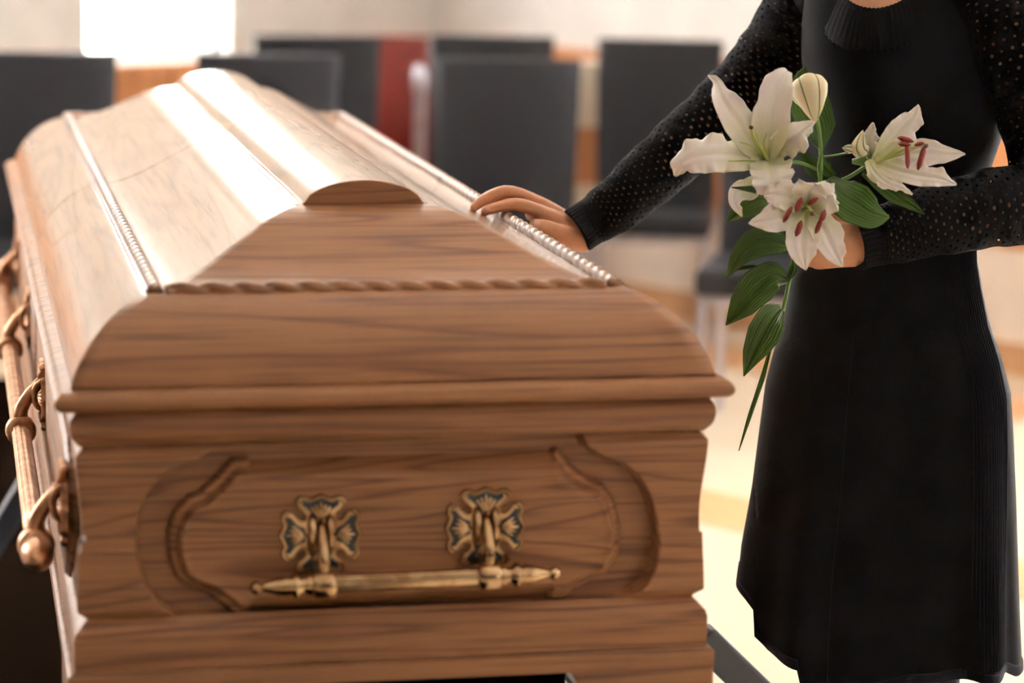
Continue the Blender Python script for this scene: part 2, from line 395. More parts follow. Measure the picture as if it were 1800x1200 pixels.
# ------------------------------------------------------------------ chairs
def make_chair(label, mat, group, w=.42, h=1.0):
    root = empty('dining_chair', (0, 0, 0), label, 'chair', group)
    g = []; n = 9
    for i in range(n):                       # tall upholstered back, slightly raked
        t = i/(n-1); z = .40+(h-.40)*t; y = -.19-.07*t+.02*math.sin(PI*t); hw = (w/2)*(.93+.07*t)
        g.append((z, y, hw))
    mb = MB(); rings = []
    for z, y, hw in g:
        d = .028; rings.append([(hw*sx, y+d*sy, z) for sx, sy in ((-1, -.6), (-.9, -1), (.9, -1), (1, -.6), (1, .6), (.9, 1), (-.9, 1), (-1, .6))])
    mb.grid(rings, closed_v=True); mb.f.append(tuple(range(8))); mb.f.append(tuple(8*(n-1)+j for j in reversed(range(8))))
    mb.build('backrest', mat, root, bevel=.008)
    mb = MB(); mb.box((-w/2+.005, -.18, .40), (w/2-.005, .23, .475)); mb.build('seat', mat, root, bevel=.018, seg=3)
    mb = MB()
    for sx in (-1, 1): mb.box((sx*.185-.012, -.18, .375), (sx*.185+.012, .22, .40))
    mb.box((-.185, .196, .375), (.185, .22, .40)); mb.box((-.185, -.18, .375), (.185, -.156, .40))
    mb.build('seat_frame', STEEL, root, bevel=.003)
    for sx in (-1, 1):
        MB().tube([(sx*.185, .205, .39), (sx*.19, .215, .0)], .014, 10, caps=False).build('leg', STEEL, root)
        MB().tube([(sx*.185, -.17, .39), (sx*.19, -.215, .0)], .014, 10, caps=False).build('leg', STEEL, root)
    return root
def copy_tree(o, parent=None):
    c = o.copy(); COL.objects.link(c); c.parent = parent
    for ch in o.children: copy_tree(ch, c)
    return c
CH = [  # px centre, depth, turn, label
    (58, 7.45, .10, 'leftmost black high-backed chair, in front of the left wall beside the bright window'),
    (458, 7.62, .05, 'black high-backed chair just behind the casket crown, lower of the two at centre left'),
    (540, 8.6, .0, 'black high-backed chair of the far row left of the dark red chair'),
    (878, 7.6, -.06, 'black high-backed chair in the near row above the resting hand'),
    (850, 8.75, -.04, 'black high-backed chair of the far row, right of the dark red chair and half hidden'),
    (1142, 8.7, -.12, 'black high-backed chair of the far row behind the black sleeve'),
    (1372, 7.42, -.22, 'black high-backed chair with shiny legs right beside the lily and the woman'),
]
face = math.atan2(-FH[1], -FH[0])-PI/2     # chairs face the camera (their +Y towards it)
proto = None
for px, d, tr, lab in CH:
    if proto is None: c = proto = make_chair(lab, LEATHER, 'high-backed chairs behind the casket')
    else: c = copy_tree(proto); c['label'] = lab
    p = floor_at(px, d); p[2] = .0065 if px < 100 else 0; c.location = p; c.rotation_euler = (0, 0, face+tr)
c = make_chair('dark red high-backed chair standing between the black chairs', REDLEATHER, None, w=.40, h=.96)
c.location = floor_at(676, 9.35); c.rotation_euler = (0, 0, face)
# metal post; invented block stack, its cream top standing in for window glare
r_ = empty('barrier_post', floor_at(731, 8.35), 'pale metal barrier post beside the dark red chair', 'post')
o0 = np.array(r_.location)
MB().lathe(o0, (0, 0, 1), [(.0, .15), (.012, .15), (.02, .13), (.03, .04), (.031, .02)], 28).build('base', STEEL, r_)
MB().lathe(o0, (0, 0, 1), [(.03, .019), (.86, .019)], 20).build('post', STEEL, r_)
MB().lathe(o0, (0, 0, 1), [(.86, .023), (.90, .025), (.93, .020), (.945, .012), (.947, .002)], 20).build('cap', STEEL, r_)
r_ = empty('glare_block_stack', floor_at(1030, 9.25), 'narrow invented stack of white, cream and orange wood blocks, its top standing in for window glare, between two black chairs', 'stand-in blocks')
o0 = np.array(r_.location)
for nm, z0, z1, hw, mt in (('base', 0, .40, .062, WHITEBOX), ('drawer', .402, .485, .068, CREAMBOX), ('body', .487, .683, .062, PANEL), ('glare_box', .685, .905, .066, CREAMBOX)):
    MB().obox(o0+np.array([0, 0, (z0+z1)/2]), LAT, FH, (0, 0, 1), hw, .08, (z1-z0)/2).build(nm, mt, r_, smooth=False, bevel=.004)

# ------------------------------------------------------------------ the casket
L = 2.57; HB = .38; A = .10; ZC = .109; CW = .0756; ZCAP = .185; Y0 = .02
casket = empty('casket', (0, L/2, ZR-.385), 'varnished oak casket with domed lid and brass handles resting on the bier', 'casket')
def prof(s):
    s = np.asarray(s, float)
    t = np.clip(s/A, 0, 1); z1 = .012+(ZC-.012)*((1-(1-t*.90)**2.1)/(1-.10**2.1))**.74+.006*(t-1)*t
    t2 = np.clip((s-A-.004)/(HB-CW-A-.004), 0, 1)
    z2 = ZC+(ZCAP-ZC)*(.07*t2+.93*t2*t2*(3-2*t2))
    dip = -.006*np.exp(-((s-A-.002)/.006)**2)
    # a fine quirk half-way up the ogee
    q = .0014*sstep(.66, .69, t2)-.0014*t2
    return np.where(s < A, z1, z2+q)+dip
def lidz(x, y):
    s = min(HB-abs(x), y-Y0, L-Y0-y); return ZR+float(prof(max(s, 0)))
SS = np.concatenate([A*(1-np.cos(np.linspace(0, PI/2, 22))), np.linspace(A, HB-CW, 44)[1:]])
def lid_half(y0, y1, front, name):
    mb = MB()
    # side slopes
    for sx in (-1, 1):
        g = []
        for s in SS:
            ya = max(y0, Y0+s) if front else y0; yb = y1 if front else min(y1, L-Y0-s)
            g.append([(sx*(HB-s), lerp(ya, yb, j/24.), ZR+float(prof(s))) for j in range(25)])
        mb.grid(g, flip=(sx > 0))
    g = []                                    # end slope
    for s in SS:
        y = Y0+s if front else L-Y0-s
        g.append([(lerp(-(HB-s), HB-s, j/30.), y, ZR+float(prof(s))) for j in range(31)])
    mb.grid(g)
    # closing face at the joint and floor under the crown
    ye = y1 if front else y0
    top = [(-(HB-s), ye, ZR+float(prof(s))) for s in SS]; mb.add(top+[(-x, y, z) for x, y, z in reversed(top)], [tuple(range(2*len(top)))])
    return mb.build(name, WOODL, casket, angle=50)
YM = L/2-.03
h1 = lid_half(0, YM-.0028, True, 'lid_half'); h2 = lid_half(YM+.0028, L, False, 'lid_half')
# the near end of the lid reads as its own board: carved end panel just proud of the slope
mb = MB(); g = []
for s in SS:
    y = Y0+s; off = .0015
    g.append([(lerp(-(HB-s)-off*.6, (HB-s)+off*.6, j/40.), y-off, ZR+float(prof(s))+off*.7) for j in range(41)])
mb.grid(g); mb.build('lid_end_board', WOODX, casket, angle=50, solid=.001)
# crown cap, two lengths
def crown(y0, y1):
    n = 24; pr = [(-CW-.0015, ZCAP-.004), (-CW-.0015, ZCAP+.004)]
    for i in range(n+1):
        x = -1+2*i/n; pr.append((x*CW*1.0, ZCAP+.004+.028*(max(0, 1-x*x))**.62))
    pr += [(CW+.0015, ZCAP+.004), (CW+.0015, ZCAP-.004)]
    mb = MB(); ys = [y0, y1]; mb.grid([[(x, y, ZR+z) for x, z in pr] for y in ys]); m = len(pr)
    mb.f.append(tuple(range(m))); mb.f.append(tuple(m+j for j in reversed(range(m))))
    return mb
yc0 = Y0+HB-CW-.004
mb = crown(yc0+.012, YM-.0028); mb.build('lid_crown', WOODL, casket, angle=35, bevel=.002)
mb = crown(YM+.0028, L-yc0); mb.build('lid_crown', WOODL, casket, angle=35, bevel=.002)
mb = crown(yc0-.004, yc0+.0115); mb.build('crown_end_block', WOODX, casket, angle=35, bevel=.004, seg=3)
# narrow fillet strips where the crown meets the slope
for sx in (-1, 1):
    mb = MB(); mb.box((sx*(CW+.006)-.003, yc0+.01, ZR+ZCAP-.006), (sx*(CW+.006)+.003, L-yc0, ZR+ZCAP+.0015)); mb.build('crown_fillet', WOODL, casket, smooth=False, bevel=.0015)
# rope mouldings
def rope(p0, p1, R0, pitch, name, mat, lobes=2, vsc=1.):
    p0, p1 = np.array(p0, float), np.array(p1, float); ln = np.linalg.norm(p1-p0); ax = (p1-p0)/ln
    a = nrm(np.cross(ax, (0, 0, 1))); b = np.array([0, 0, 1.]); n = 20; ns = int(ln/(pitch/11)); g = []
    for i in range(ns+1):
        t = ln*i/ns; row = []
        for j in range(n):
            th = 2*PI*j/n; ph = th*lobes/2+PI*t/pitch
            r = R0*(.56+.52*abs(math.cos(ph))**.8)
            row.append(p0+ax*t+a*r*math.cos(th)+b*r*math.sin(th)*vsc)
        g.append(row)
    mb = MB().grid(g, closed_v=True); mb.f.append(tuple(range(n))); mb.f.append(tuple((len(g)-1)*n+j for j in reversed(range(n)))); return mb.build(name, mat, casket, angle=180)
xr = HB-A-.002
for sx in (-1, 1): rope((sx*xr, Y0+A-.004, ZR+ZC+.001), (sx*xr, YM-.003, ZR+ZC+.001), .0095, .034, 'rope_moulding', ROPE)
for sx in (-1, 1): rope((sx*xr, YM+.003, ZR+ZC+.001), (sx*xr, L-Y0-A, ZR+ZC+.001), .0095, .034, 'rope_moulding', ROPE)
rope((-xr+.012, Y0+A-.001, ZR+ZC-.001), (xr-.012, Y0+A-.001, ZR+ZC-.002), .0115, .038, 'carved_rope_band', WOODX)
rope((-xr, L-Y0-A, ZR+ZC), (xr, L-Y0-A, ZR+ZC), .009, .038, 'carved_rope_band', WOODZ)
# rectangular mouldings lofted round the body: profile of (outset from HB, z below the rim)
def loft(pr, name, mat, sides=((0, 1, 2, 3)), cap=True):
    mb = MB(); g = []
    for o_, z in pr:
        x = HB+o_; y0 = Y0-o_; y1 = L-Y0+o_
        ring = []
        C = [(-x, y0), (x, y0), (x, y1), (-x, y1)]
        for q in range(4):
            a, b = C[q], C[(q+1) % 4]
            ring += [(a[0], a[1], ZR+z)]
        g.append(ring)
    mb.grid(g, closed_v=True)
    if cap: mb.f.append((0, 1, 2, 3)); m = 4*(len(g)-1); mb.f.append((m+3, m+2, m+1, m))
    return mb.build(name, mat, casket, angle=28)
def arc(pts, n=5): return [tuple(q) for q in spline(pts, n*len(pts))]
rim = [(-.03, .014), (.0, .0135)]+arc([(.004, .0125), (.014, .009), (.0195, .002), (.0195, -.005), (.014, -.0105), (.006, -.0125)], 3)+[(-.03, -.013)]
frieze = [(-.03, -.0135), (-.012, -.0135)]+arc([(-.004, -.0145), (.001, -.022), (.0025, -.032), (.000, -.044), (-.006, -.0525), (-.010, -.056)], 3)+[(-.03, -.057)]
base = [(-.03, -.262), (-.016, -.262), (-.012, -.266), (-.002, -.277), (.0, -.284), (.0, -.322), (-.03, -.322)]
plinth = [(-.03, -.322), (.004, -.3225), (.008, -.326), (.008, -.345), (-.03, -.345)]
loft(rim, 'rim_moulding', WOODX); loft(frieze, 'frieze_moulding', WOODX); loft(base, 'base_moulding', WOODX); loft(plinth, 'plinth', WOODX)
for sx in (-1, 1):
    for yy in (0, 1):
        x0, x1 = sorted((sx*(HB+.008), sx*(HB-.17))); ya = Y0-.008 if yy == 0 else L-Y0-.17+.008
        mb = MB(); s_ = [(x0, 0), (x1, 0)]
        xi0, xi1 = (x0, x1-.02) if sx < 0 else (x0+.02, x1)
        vs = [(x0, ya, ZR-.345), (x1, ya, ZR-.345), (x1, ya+.17, ZR-.345), (x0, ya+.17, ZR-.345), (xi0, ya, ZR-.383), (xi1, ya, ZR-.383), (xi1, ya+.17, ZR-.383), (xi0, ya+.17, ZR-.383)]
        mb.add(vs, [(0, 1, 2, 3), (4, 7, 6, 5), (0, 4, 5, 1), (1, 5, 6, 2), (2, 6, 7, 3), (3, 7, 4, 0)]); mb.build('foot', WOODX, casket, smooth=False, bevel=.003)
# bellied board profile of the middle zone
def belly(z):   # outset from HB at height z (negative, below rim)
    t = np.clip((z+.262)/(.205), 0, 1)       # 1 at the top
    return -.004-.007*np.sin(PI*np.clip((t-.0)/1., 0, 1))**2*np.where(t > .4, 1, .55) - .010*sstep(.94, 1., t)*0 - .012*(1-sstep(.0, .06, t)) - .008*sstep(.95, 1, t)
Z1, Z0 = -.0575, -.262
# sides and back as bellied boards
for side in ('left', 'right', 'back'):
    mb = MB(); zs = np.linspace(Z0, Z1, 40); g = []
    for z in zs:
        o_ = float(belly(z))
        if side == 'left': g.append([(-(HB+o_), y, ZR+z) for y in (Y0-o_, L-Y0+o_)])
        elif side == 'right': g.append([(HB+o_, y, ZR+z) for y in (Y0-o_, L-Y0+o_)])
        else: g.append([(x, L-Y0+o_, ZR+z) for x in (-(HB+o_), HB+o_)])
    mb.grid(g); mb.build('side_board' if side != 'back' else 'foot_board', WOODY if side != 'back' else WOODX, casket)
# near end board with its recessed field, as a carved surface
def poly_from_px(pts, y): 
    return np.array([[PF(x, z, y)[0], PF(x, z, y)[2]-ZR] for x, z in pts])
OUT = [(364, 790), (700, 772), (1020, 755), (1033, 783), (1060, 800), (1095, 812), (1125, 835), (1145, 870), (1157, 915), (1160, 960), (1152, 1000), (1135, 1030), (1110, 1050), (1072, 1062), (1045, 1077), (1020, 1101),
       (700, 1118), (376, 1135), (357, 1108), (332, 1092), (300, 1082), (268, 1055), (245, 1010), (236, 960), (240, 912), (255, 868), (285, 833), (320, 815), (347, 806)]
INN = [(408, 806), (700, 796), (982, 788), (1005, 818), (1035, 840), (1062, 850), (1082, 880), (1094, 925), (1090, 975), (1068, 1010), (1038, 1022), (1010, 1036), (990, 1053),
       (700, 1068), (415, 1083), (395, 1066), (365, 1046), (332, 1034), (308, 1014), (296, 978), (294, 940), (304, 900), (330, 872), (350, 864), (380, 838)]
def sdf(X, Z, pl):
    d = np.full(X.shape, 9.); ins = np.zeros(X.shape, bool); n = len(pl)
    for i in range(n):
        a, b = pl[i], pl[(i+1) % n]; e = b-a; w = np.stack([X-a[0], Z-a[1]], -1)
        t = np.clip((w@e)/(e@e), 0, 1); d = np.minimum(d, np.hypot(w[..., 0]-e[0]*t, w[..., 1]-e[1]*t))
        c = ((a[1] <= Z) & (b[1] > Z)) | ((b[1] <= Z) & (a[1] > Z)); xx = a[0]+(Z-a[1])/(e[1] if abs(e[1]) > 1e-12 else 1e-12)*e[0]
        ins ^= c & (X < xx)
    return np.where(ins, -d, d)
def soften(pl, k=3):
    pl = list(pl); 
    return np.array(spline(pl+[pl[0]], len(pl)*k)[:-1])
xs = np.linspace(-1, 1, 470); zs = np.linspace(Z0, Z1, 150)
Zg, Tg = np.meshgrid(zs, xs, indexing='ij'); Og = belly(Zg); Xg = Tg*(HB+Og)
po = poly_from_px(OUT, .03); pi_ = poly_from_px(INN, .045)
do = sdf(Xg, Zg, po); DEP = .028
rec = 1-sstep(-.006, .0, do)
# inside the recess the floor is flat
yb = Y0-Og; Yg = yb*(1-rec)+(Y0+.007+DEP)*rec
mb = MB(); mb.grid([[(Xg[i, j], Yg[i, j], ZR+Zg[i, j]) for j in range(len(xs))] for i in range(len(zs))])
mb.build('end_board', WOODX, casket, angle=180)
xs = np.linspace(pi_[:, 0].min()-.004, pi_[:, 0].max()+.004, 400); zs = np.linspace(pi_[:, 1].min()-.004, pi_[:, 1].max()+.004, 150)
Zg, Xg = np.meshgrid(zs, xs, indexing='ij'); di = -sdf(Xg, Zg, pi_)
xa, xb = PF(440, 950, .03)[0], PF(972, 950, .03)[0]
we = 1-sstep(xa-.004, xa+.004, Xg)*(1-sstep(xb-.004, xb+.004, Xg))*.95
h = -.004+we*(.011*sstep(-.002, .002, di)+.016*sstep(.003, .022, di))+(1-we)*.027*sstep(-.002, .026, di)+we*(.0045*np.exp(-((di-.005)/.0032)**2)+.0050*np.exp(-((di-.0155)/.0040)**2))
Yg = Y0+.007+DEP-h; mb = MB(); vs = []; idx = -np.ones(Xg.shape, int)
keep = di > -.003; idx[keep] = np.arange(keep.sum()); vs = [(x, y, ZR+z) for x, y, z in zip(Xg[keep], Yg[keep], Zg[keep])]
fs = []
for i in range(len(zs)-1):
    for j in range(len(xs)-1):
        q = (idx[i, j], idx[i, j+1], idx[i+1, j+1], idx[i+1, j])
        if min(q) >= 0: fs.append(tuple(int(c) for c in q))
mb.add(vs, fs); mb.build('raised_panel', oak('oak_panel', 'x', rings=9, seedoff=5.), casket, angle=180)
# small pale pin on the end board
p = PF(148, 956, 0.); MB().lathe((p[0], .0235, p[2]), (0, -1, 0), [(-.004, .0035), (.0, .0035), (.0012, .002), (.0015, .0004)], 12).build('pin', STEEL, casket)
# raised panels on the long sides
for sx in (-1, 1):
    for ya, yb_ in ((.10, 1.17), (1.33, L-.10)):
        cx = (ya+yb_)/2; hl = (yb_-ya)/2; zc = (Z0+Z1)/2; out = []
        n = 40
        shape = [(-1, 0), (-.985, .5), (-.95, .78), (-.90, .82), (-.87, 1), (.87, 1), (.90, .82), (.95, .78), (.985, .5), (1, 0), (.985, -.5), (.95, -.78), (.90, -.82), (.87, -1), (-.87, -1), (-.90, -.82), (-.95, -.78), (-.985, -.5)]
        mb = MB(); rings = []
        for off, sc_ in ((-.02, 1.), (.0, 1.), (.005, .985), (.006, .97), (.009, .95), (.010, .93)):
            rings.append([(sx*(HB-.006+off), cx+hl*a*(1-(1-sc_)*.4), ZR+zc+.088*b*sc_) for a, b in shape])
        mb.grid(rings, closed_v=True); mb.f.append(tuple((len(rings)-1)*len(shape)+j for j in range(len(shape))))
        mb.build('side_panel', WOODY, casket, angle=30)

# handle hardware
def escutcheon(c, n_, up_, Rr, root, mt=BRASS, small=False):
    """cross-shaped plate of four flared lobes with shells, centred at c, facing n_"""
    c = np.array(c, float); n_ = nrm(n_); up_ = nrm(up_); rt = np.cross(up_, n_)
    q = [(.37, .40), (.36, .50), (.43, .61), (.58, .72), (.64, .86), (.54, .97), (.40, .97), (.26, .91), (.12, .97), (0, 1.03)]
    lobe = q+[(-x, y) for x, y in reversed(q[:-1])]                # right to left over the top
    outl = []
    for kk in range(4):
        ca, sa = math.cos(kk*PI/2), math.sin(kk*PI/2); outl += [(x*ca-y*sa, x*sa+y*ca) for x, y in lobe]
    def W3(x, y, h): return c+rt*x*Rr+up_*y*Rr+n_*h
    mb = MB(); rings = [[W3(x*s, y*s, h) for x, y in outl] for s, h in ((1., -.002), (1., .004), (.97, .006), (.92, .006), (.88, .0035))]
    mb.grid(rings, closed_v=True); m = len(outl); mb.f.append(tuple(4*m+j for j in range(m))); pl = mb.build('backplate', mt, root, angle=50)
    for kk in range(4):
        ca, sa = math.cos(kk*PI/2), math.sin(kk*PI/2)
        def T(x, y, h): return W3(x*ca-y*sa, x*sa+y*ca, h)
        shp = [(.16, .38), (.24, .58), (.46, .76), (.44, .86), (.26, .80), (0, .90), (-.26, .80), (-.44, .86), (-.46, .76), (-.24, .58), (-.16, .38)]
        mb = MB().add([T(x, y, .0036) for x, y in shp]+[T(x, y, .0042) for x, y in shp], [tuple(range(11, 22))]+[(i, (i+1) % 11, 11+(i+1) % 11, 11+i) for i in range(11)])
        mb.build('enamel_inlay', ENAMEL, root, smooth=False)
        mb = MB()                                                   # shell of five ribs
        for a in (-38, -19, 0, 19, 38):
            r = math.radians(a); tip = (math.sin(r)*.36, .42+math.cos(r)*(.40 if a == 0 else .34))
            mb.tube([T(0, .36, .005), T(tip[0]*.55, lerp(.36, tip[1], .55), .0075), T(tip[0], tip[1], .005)], [Rr*.03, Rr*.055, Rr*.04], 8)
        mb.build('shell_ornament', mt, root, angle=180)
    return W3
def lever(W3, c, n_, up_, barc, root, mt=BRASS):
    """pivot knuckles and curved arm from plate centre down to the bar centre barc"""
    n_ = nrm(n_); up_ = nrm(up_); rt = np.cross(up_, n_); c = np.array(c, float)
    for s_ in (-1, 1):
        mb = MB(); pts = [c+rt*s_*.0105+up_*.022+n_*.002, c+rt*s_*.0105+up_*.014+n_*.012, c+rt*s_*.0105+up_*.0+n_*.015, c+rt*s_*.0105-up_*.014+n_*.012, c+rt*s_*.0105-up_*.022+n_*.002]
        mb.tube(spline(pts, 12), .0042, 10); mb.build('bracket', mt, root, angle=180)
    pts = spline([c+up_*.010+n_*.012, c-up_*.002+n_*.022, c-up_*.022+n_*.033, np.array(barc)+up_*.012], 14)
    MB().tube(pts, [lerp(.0055, .0075, i/13)*(1.45 if mt is BRONZE else 1) for i in range(14)], 12).build('arm', mt, root, angle=180)
def handle(c1, c2, n_, drop, out, name, mt=BRASS, rb=.0095, Rr=.048, collars=True, up_=(0, 0, 1), brackets=None, finial='tip'):
    c1, c2 = np.array(c1, float), np.array(c2, float); n_ = nrm(n_); up_ = np.array(up_, float); ax = nrm(c2-c1)
    b1 = c1-up_*drop+n_*out; b2 = c2-up_*drop+n_*out
    ln = np.linalg.norm(b2-b1)
    root = MB().lathe(b1-ax*.02, ax, [((ln+.04)*i/12, rb) for i in range(13)], 40, mod=lambda t, th: 1-.10*abs(math.sin(th*5))**.6).build(name, mt, casket, angle=180)
    cs = brackets if brackets is not None else [c1, c2]
    for cc in cs:
        W3 = escutcheon(cc, n_, up_, Rr, root, mt); bc = cc-up_*drop+n_*out; lever(W3, cc, n_, up_, bc, root, mt)
        MB().lathe(bc-ax*.0145, ax, [(0, rb*1.15), (.002, rb*1.5), (.006, rb*1.62), (.0145, rb*1.66), (.023, rb*1.62), (.027, rb*1.5), (.029, rb*1.15)], 22).build('collar', mt, root, angle=60)
    for bb, d in ((b1, -ax), (b2, ax)):
        if finial == 'tip':
            pr = [(.012, rb*1.1), (.018, rb*1.2), (.021, rb*.95), (.027, rb*.95), (.031, rb*1.38), (.035, rb*1.38), (.038, rb*1.05), (.045, rb*1.1), (.052, rb*1.02), (.062, rb*.72), (.071, rb*.5), (.073, rb*.42), (.076, rb*.66), (.080, rb*.74), (.084, rb*.55), (.087, rb*.1)]
        else:
            pr = [(.010, rb*1.3), (.016, rb*1.5), (.019, rb*1.15), (.022, rb*1.3), (.030, rb*1.48), (.044, rb*1.42), (.058, rb*1.1), (.068, rb*.65), (.073, rb*.2)]
        MB().lathe(bb, d, pr, 24, mod=(lambda t, th: 1+.05*math.sin(6*th+t*420)) if finial == 'tip' else None).build('finial', mt, root, angle=60)
yb0 = Y0+.007+DEP-.023
c1 = PF(563, 938, yb0); c2 = PF(852, 925, yb0)
zmid = (c1[2]+c2[2])/2
handle((c1[0], yb0, c1[2]), (c2[0], yb0, c2[2]), (0, -1, 0), .053, .032, 'end_handle', rb=.0108)
xs_ = -(HB+.003)
handle((xs_-.001, .13, ZR-.145), (xs_-.001, 2.38, ZR-.145), (-1, 0, 0), .052, .034, 'side_handle', mt=BRONZE, rb=.0135, Rr=.05, brackets=[np.array([xs_-.001, y, ZR-.145]) for y in (.14, .82, 1.5, 2.18)], finial='acorn')

# ------------------------------------------------------------------ bier
bier = empty('bier', (0, L/2, 0), 'dark grey metal folding bier standing on the carpet under the casket', 'bier')
zt = ZR-.385
MB().box((-.208, .03, zt+.0003), (.208, L-.03, ZR-.3455)).build('dark_underside', CARPET, bier, smooth=False, bevel=.003)  # near-black box added so the gap under the casket stays dark
for sx in (-1, 1):
    MB().box((sx*.27-.02, .12, zt-.035), (sx*.27+.02, L-.12, zt-.0005)).build('rail', GREYMETAL, bier, smooth=False, bevel=.004)
for y in (.45, L-.45):
    MB().box((-.29, y-.02, zt-.07), (.29, y+.02, zt-.036)).build('cross_bar', GREYMETAL, bier, smooth=False, bevel=.004)
    for sx in (-1, 1):
        if sx > 0 and y < 1: continue
        top = np.array([sx*.30, y, zt-.06]); bot = np.array([sx*.56, y, .032])
        d = nrm(bot-top); MB().obox((top+bot)/2, d, nrm(np.cross(d, (0, 1, 0))), (0, 1, 0), np.linalg.norm(bot-top)/2, .022, .018).build('leg', GREYMETAL, bier, smooth=False, bevel=.005)
p = PF(1230, 1118, .25); top = np.array([p[0], .25, p[2]]); bot = top+np.array([1.02, 0, -1.])*(top[2]-.024); d = nrm(bot-top)
MB().obox((top+bot)/2, d, nrm(np.cross(d, (0, 1, 0))), (0, 1, 0), np.linalg.norm(bot-top)/2, .021, .018).build('leg', GREYMETAL, bier, smooth=False, bevel=.005)
MB().box((.24, .228, zt-.034), (top[0]+.01, .272, zt-.0008)).build('leg_bracket', GREYMETAL, bier, smooth=False, bevel=.003)
# ------------------------------------------------------------------ the woman
DW = 3.85                                     # how far the middle of her body stands
foot0 = floor_at(1585, DW*.985)
person = None
# silhouette rows (picture row, left, right, half depth in m) turned into level rings round the body axis
ROWS = [(-62, 1462, 1668, .065), (-38, 1432, 1712, .085), (-5, 1418, 1742, .10), (50, 1412, 1752, .112), (110, 1412, 1758, .122), (170, 1424, 1762, .128), (230, 1440, 1757, .122), (290, 1447, 1736, .112), (350, 1440, 1718, .106),
        (410, 1420, 1712, .106), (450, 1402, 1713, .108), (500, 1390, 1721, .114), (560, 1383, 1733, .122), (620, 1364, 1755, .13), (680, 1348, 1770, .138), (760, 1337, 1774, .145), (860, 1324, 1777, .15), (960, 1306, 1779, .155), (1060, 1296, 1781, .158), (1160, 1290, 1784, .16)]
def row(py):
    R_ = ROWS
    if py <= R_[0][0]: return R_[0][1:]
    for a, b in zip(R_, R_[1:]):
        if py <= b[0]:
            t = (py-a[0])/(b[0]-a[0]); return tuple(lerp(a[i], b[i], t) for i in (1, 2, 3))
    return R_[-1][1:]
HEM = [(1285, 1020), (1298, 1032), (1318, 1048), (1322, 1092), (1345, 1108), (1402, 1120), (1408, 1150), (1450, 1168), (1490, 1178), (1525, 1162), (1560, 1150), (1660, 1141), (1700, 1146), (1740, 1142), (1762, 1155), (1790, 1160)]
def hem(px):
    for a, b in zip(HEM, HEM[1:]):
        if px <= b[0]: return lerp(a[1], b[1], max(0, (px-a[0])/(b[0]-a[0])))
    return HEM[-1][1]
def body_pt(py, th, grow=0., fold=0., depthscale=1.):
    l, r, dd = row(py); l += 0; c = (l+r)/2; hw = (r-l)/2/FPX*DW
    base = P(c, py, DW); k = 1+grow/max(hw, .05)
    ct, st_ = math.cos(th), math.sin(th); e = .82
    cx = math.copysign(abs(ct)**e, ct); sy = math.copysign(abs(st_)**e, st_)
    return base+LAT*hw*k*cx*(1+fold*.15)-FH*(dd*k)*sy*(1+fold)
# --- bare body (one continuous skin) : torso, neck, head, legs, arms; hands at finer grain joined to it
SH_R = P(1455, -22, 3.93); EL_R = P(1272, 196, 3.97); WR_R = P(1030, 404, 3.63)
SH_L = P(1722, -18, 3.80); EL_L = P(1822, 352, 3.72); WR_L = P(1520, 428, 3.63)
body = MB()
rg = []
for py in list(range(-40, 700, 40)):
    l, r, dd = row(py); rg.append([body_pt(py, 2*PI*j/24, grow=-.014) for j in range(24)])
b0 = len(body.v); body.grid(rg, closed_v=True); body.f.append(tuple(b0+j for j in range(24))); m_ = len(rg); body.f.append(tuple(b0+(m_-1)*24+j for j in reversed(range(24))))
NK = P(1545, -30, 3.86); CHIN = P(1528, -150, 3.84)
body.tube([P(1585, 10, 3.88), P(1560, -30, 3.87), P(1545, -75, 3.86), P(1538, -140, 3.86)], [.075, .058, .05, .05], 20)
body.tube([P(1440, -8, 3.92), P(1500, -38, 3.88), P(1560, -52, 3.87), P(1640, -45, 3.85), P(1722, -12, 3.81)], [.045, .05, .055, .052, .045], 18)
HC = P(1530, -222, 3.85)
FD = nrm(-LAT*.62-FH*.72-np.array([0, 0, .25]))            # she looks down towards the casket
HU = nrm(np.array([0, 0, 1.])-FD*np.dot(FD, (0, 0, 1))); HS = np.cross(FD, HU)
body.ellipsoid(HC+HU*.015-FD*.01, HS*.072, FD*.092, HU*.098, 28, 20)
body.ellipsoid(HC-HU*.055+FD*.028, HS*.050, FD*.058, HU*.055, 24, 16)
body.tube([HC+FD*.084+HU*.004, HC+FD*.100-HU*.018, HC+FD*.104-HU*.030], [.006, .009, .011], 10)          # nose
for s_ in (-1, 1):
    body.tube([HC+HS*s_*.012+FD*.089+HU*.022, HC+HS*s_*.034+FD*.082+HU*.026, HC+HS*s_*.052+FD*.065+HU*.018], [.006, .007, .005], 8)   # brow
    body.ellipsoid(HC+HS*s_*.072-HU*.005-FD*.012, HS*.008, FD*.017, HU*.028, 12, 10)                        # ear
    body.ellipsoid(HC+HS*s_*.031+FD*.072+HU*.004, HS*.014, FD*.012, HU*.009, 12, 10)                        # closed lid
body.tube([HC+FD*.082-HU*.056-HS*.020, HC+FD*.090-HU*.054, HC+FD*.082-HU*.056+HS*.020], [.004, .0062, .004], 8)
body.tube([HC+FD*.080-HU*.065-HS*.016, HC+FD*.087-HU*.065, HC+FD*.080-HU*.065+HS*.016], [.004, .0068, .004], 8)
HIPZ = .80
LEGS = []
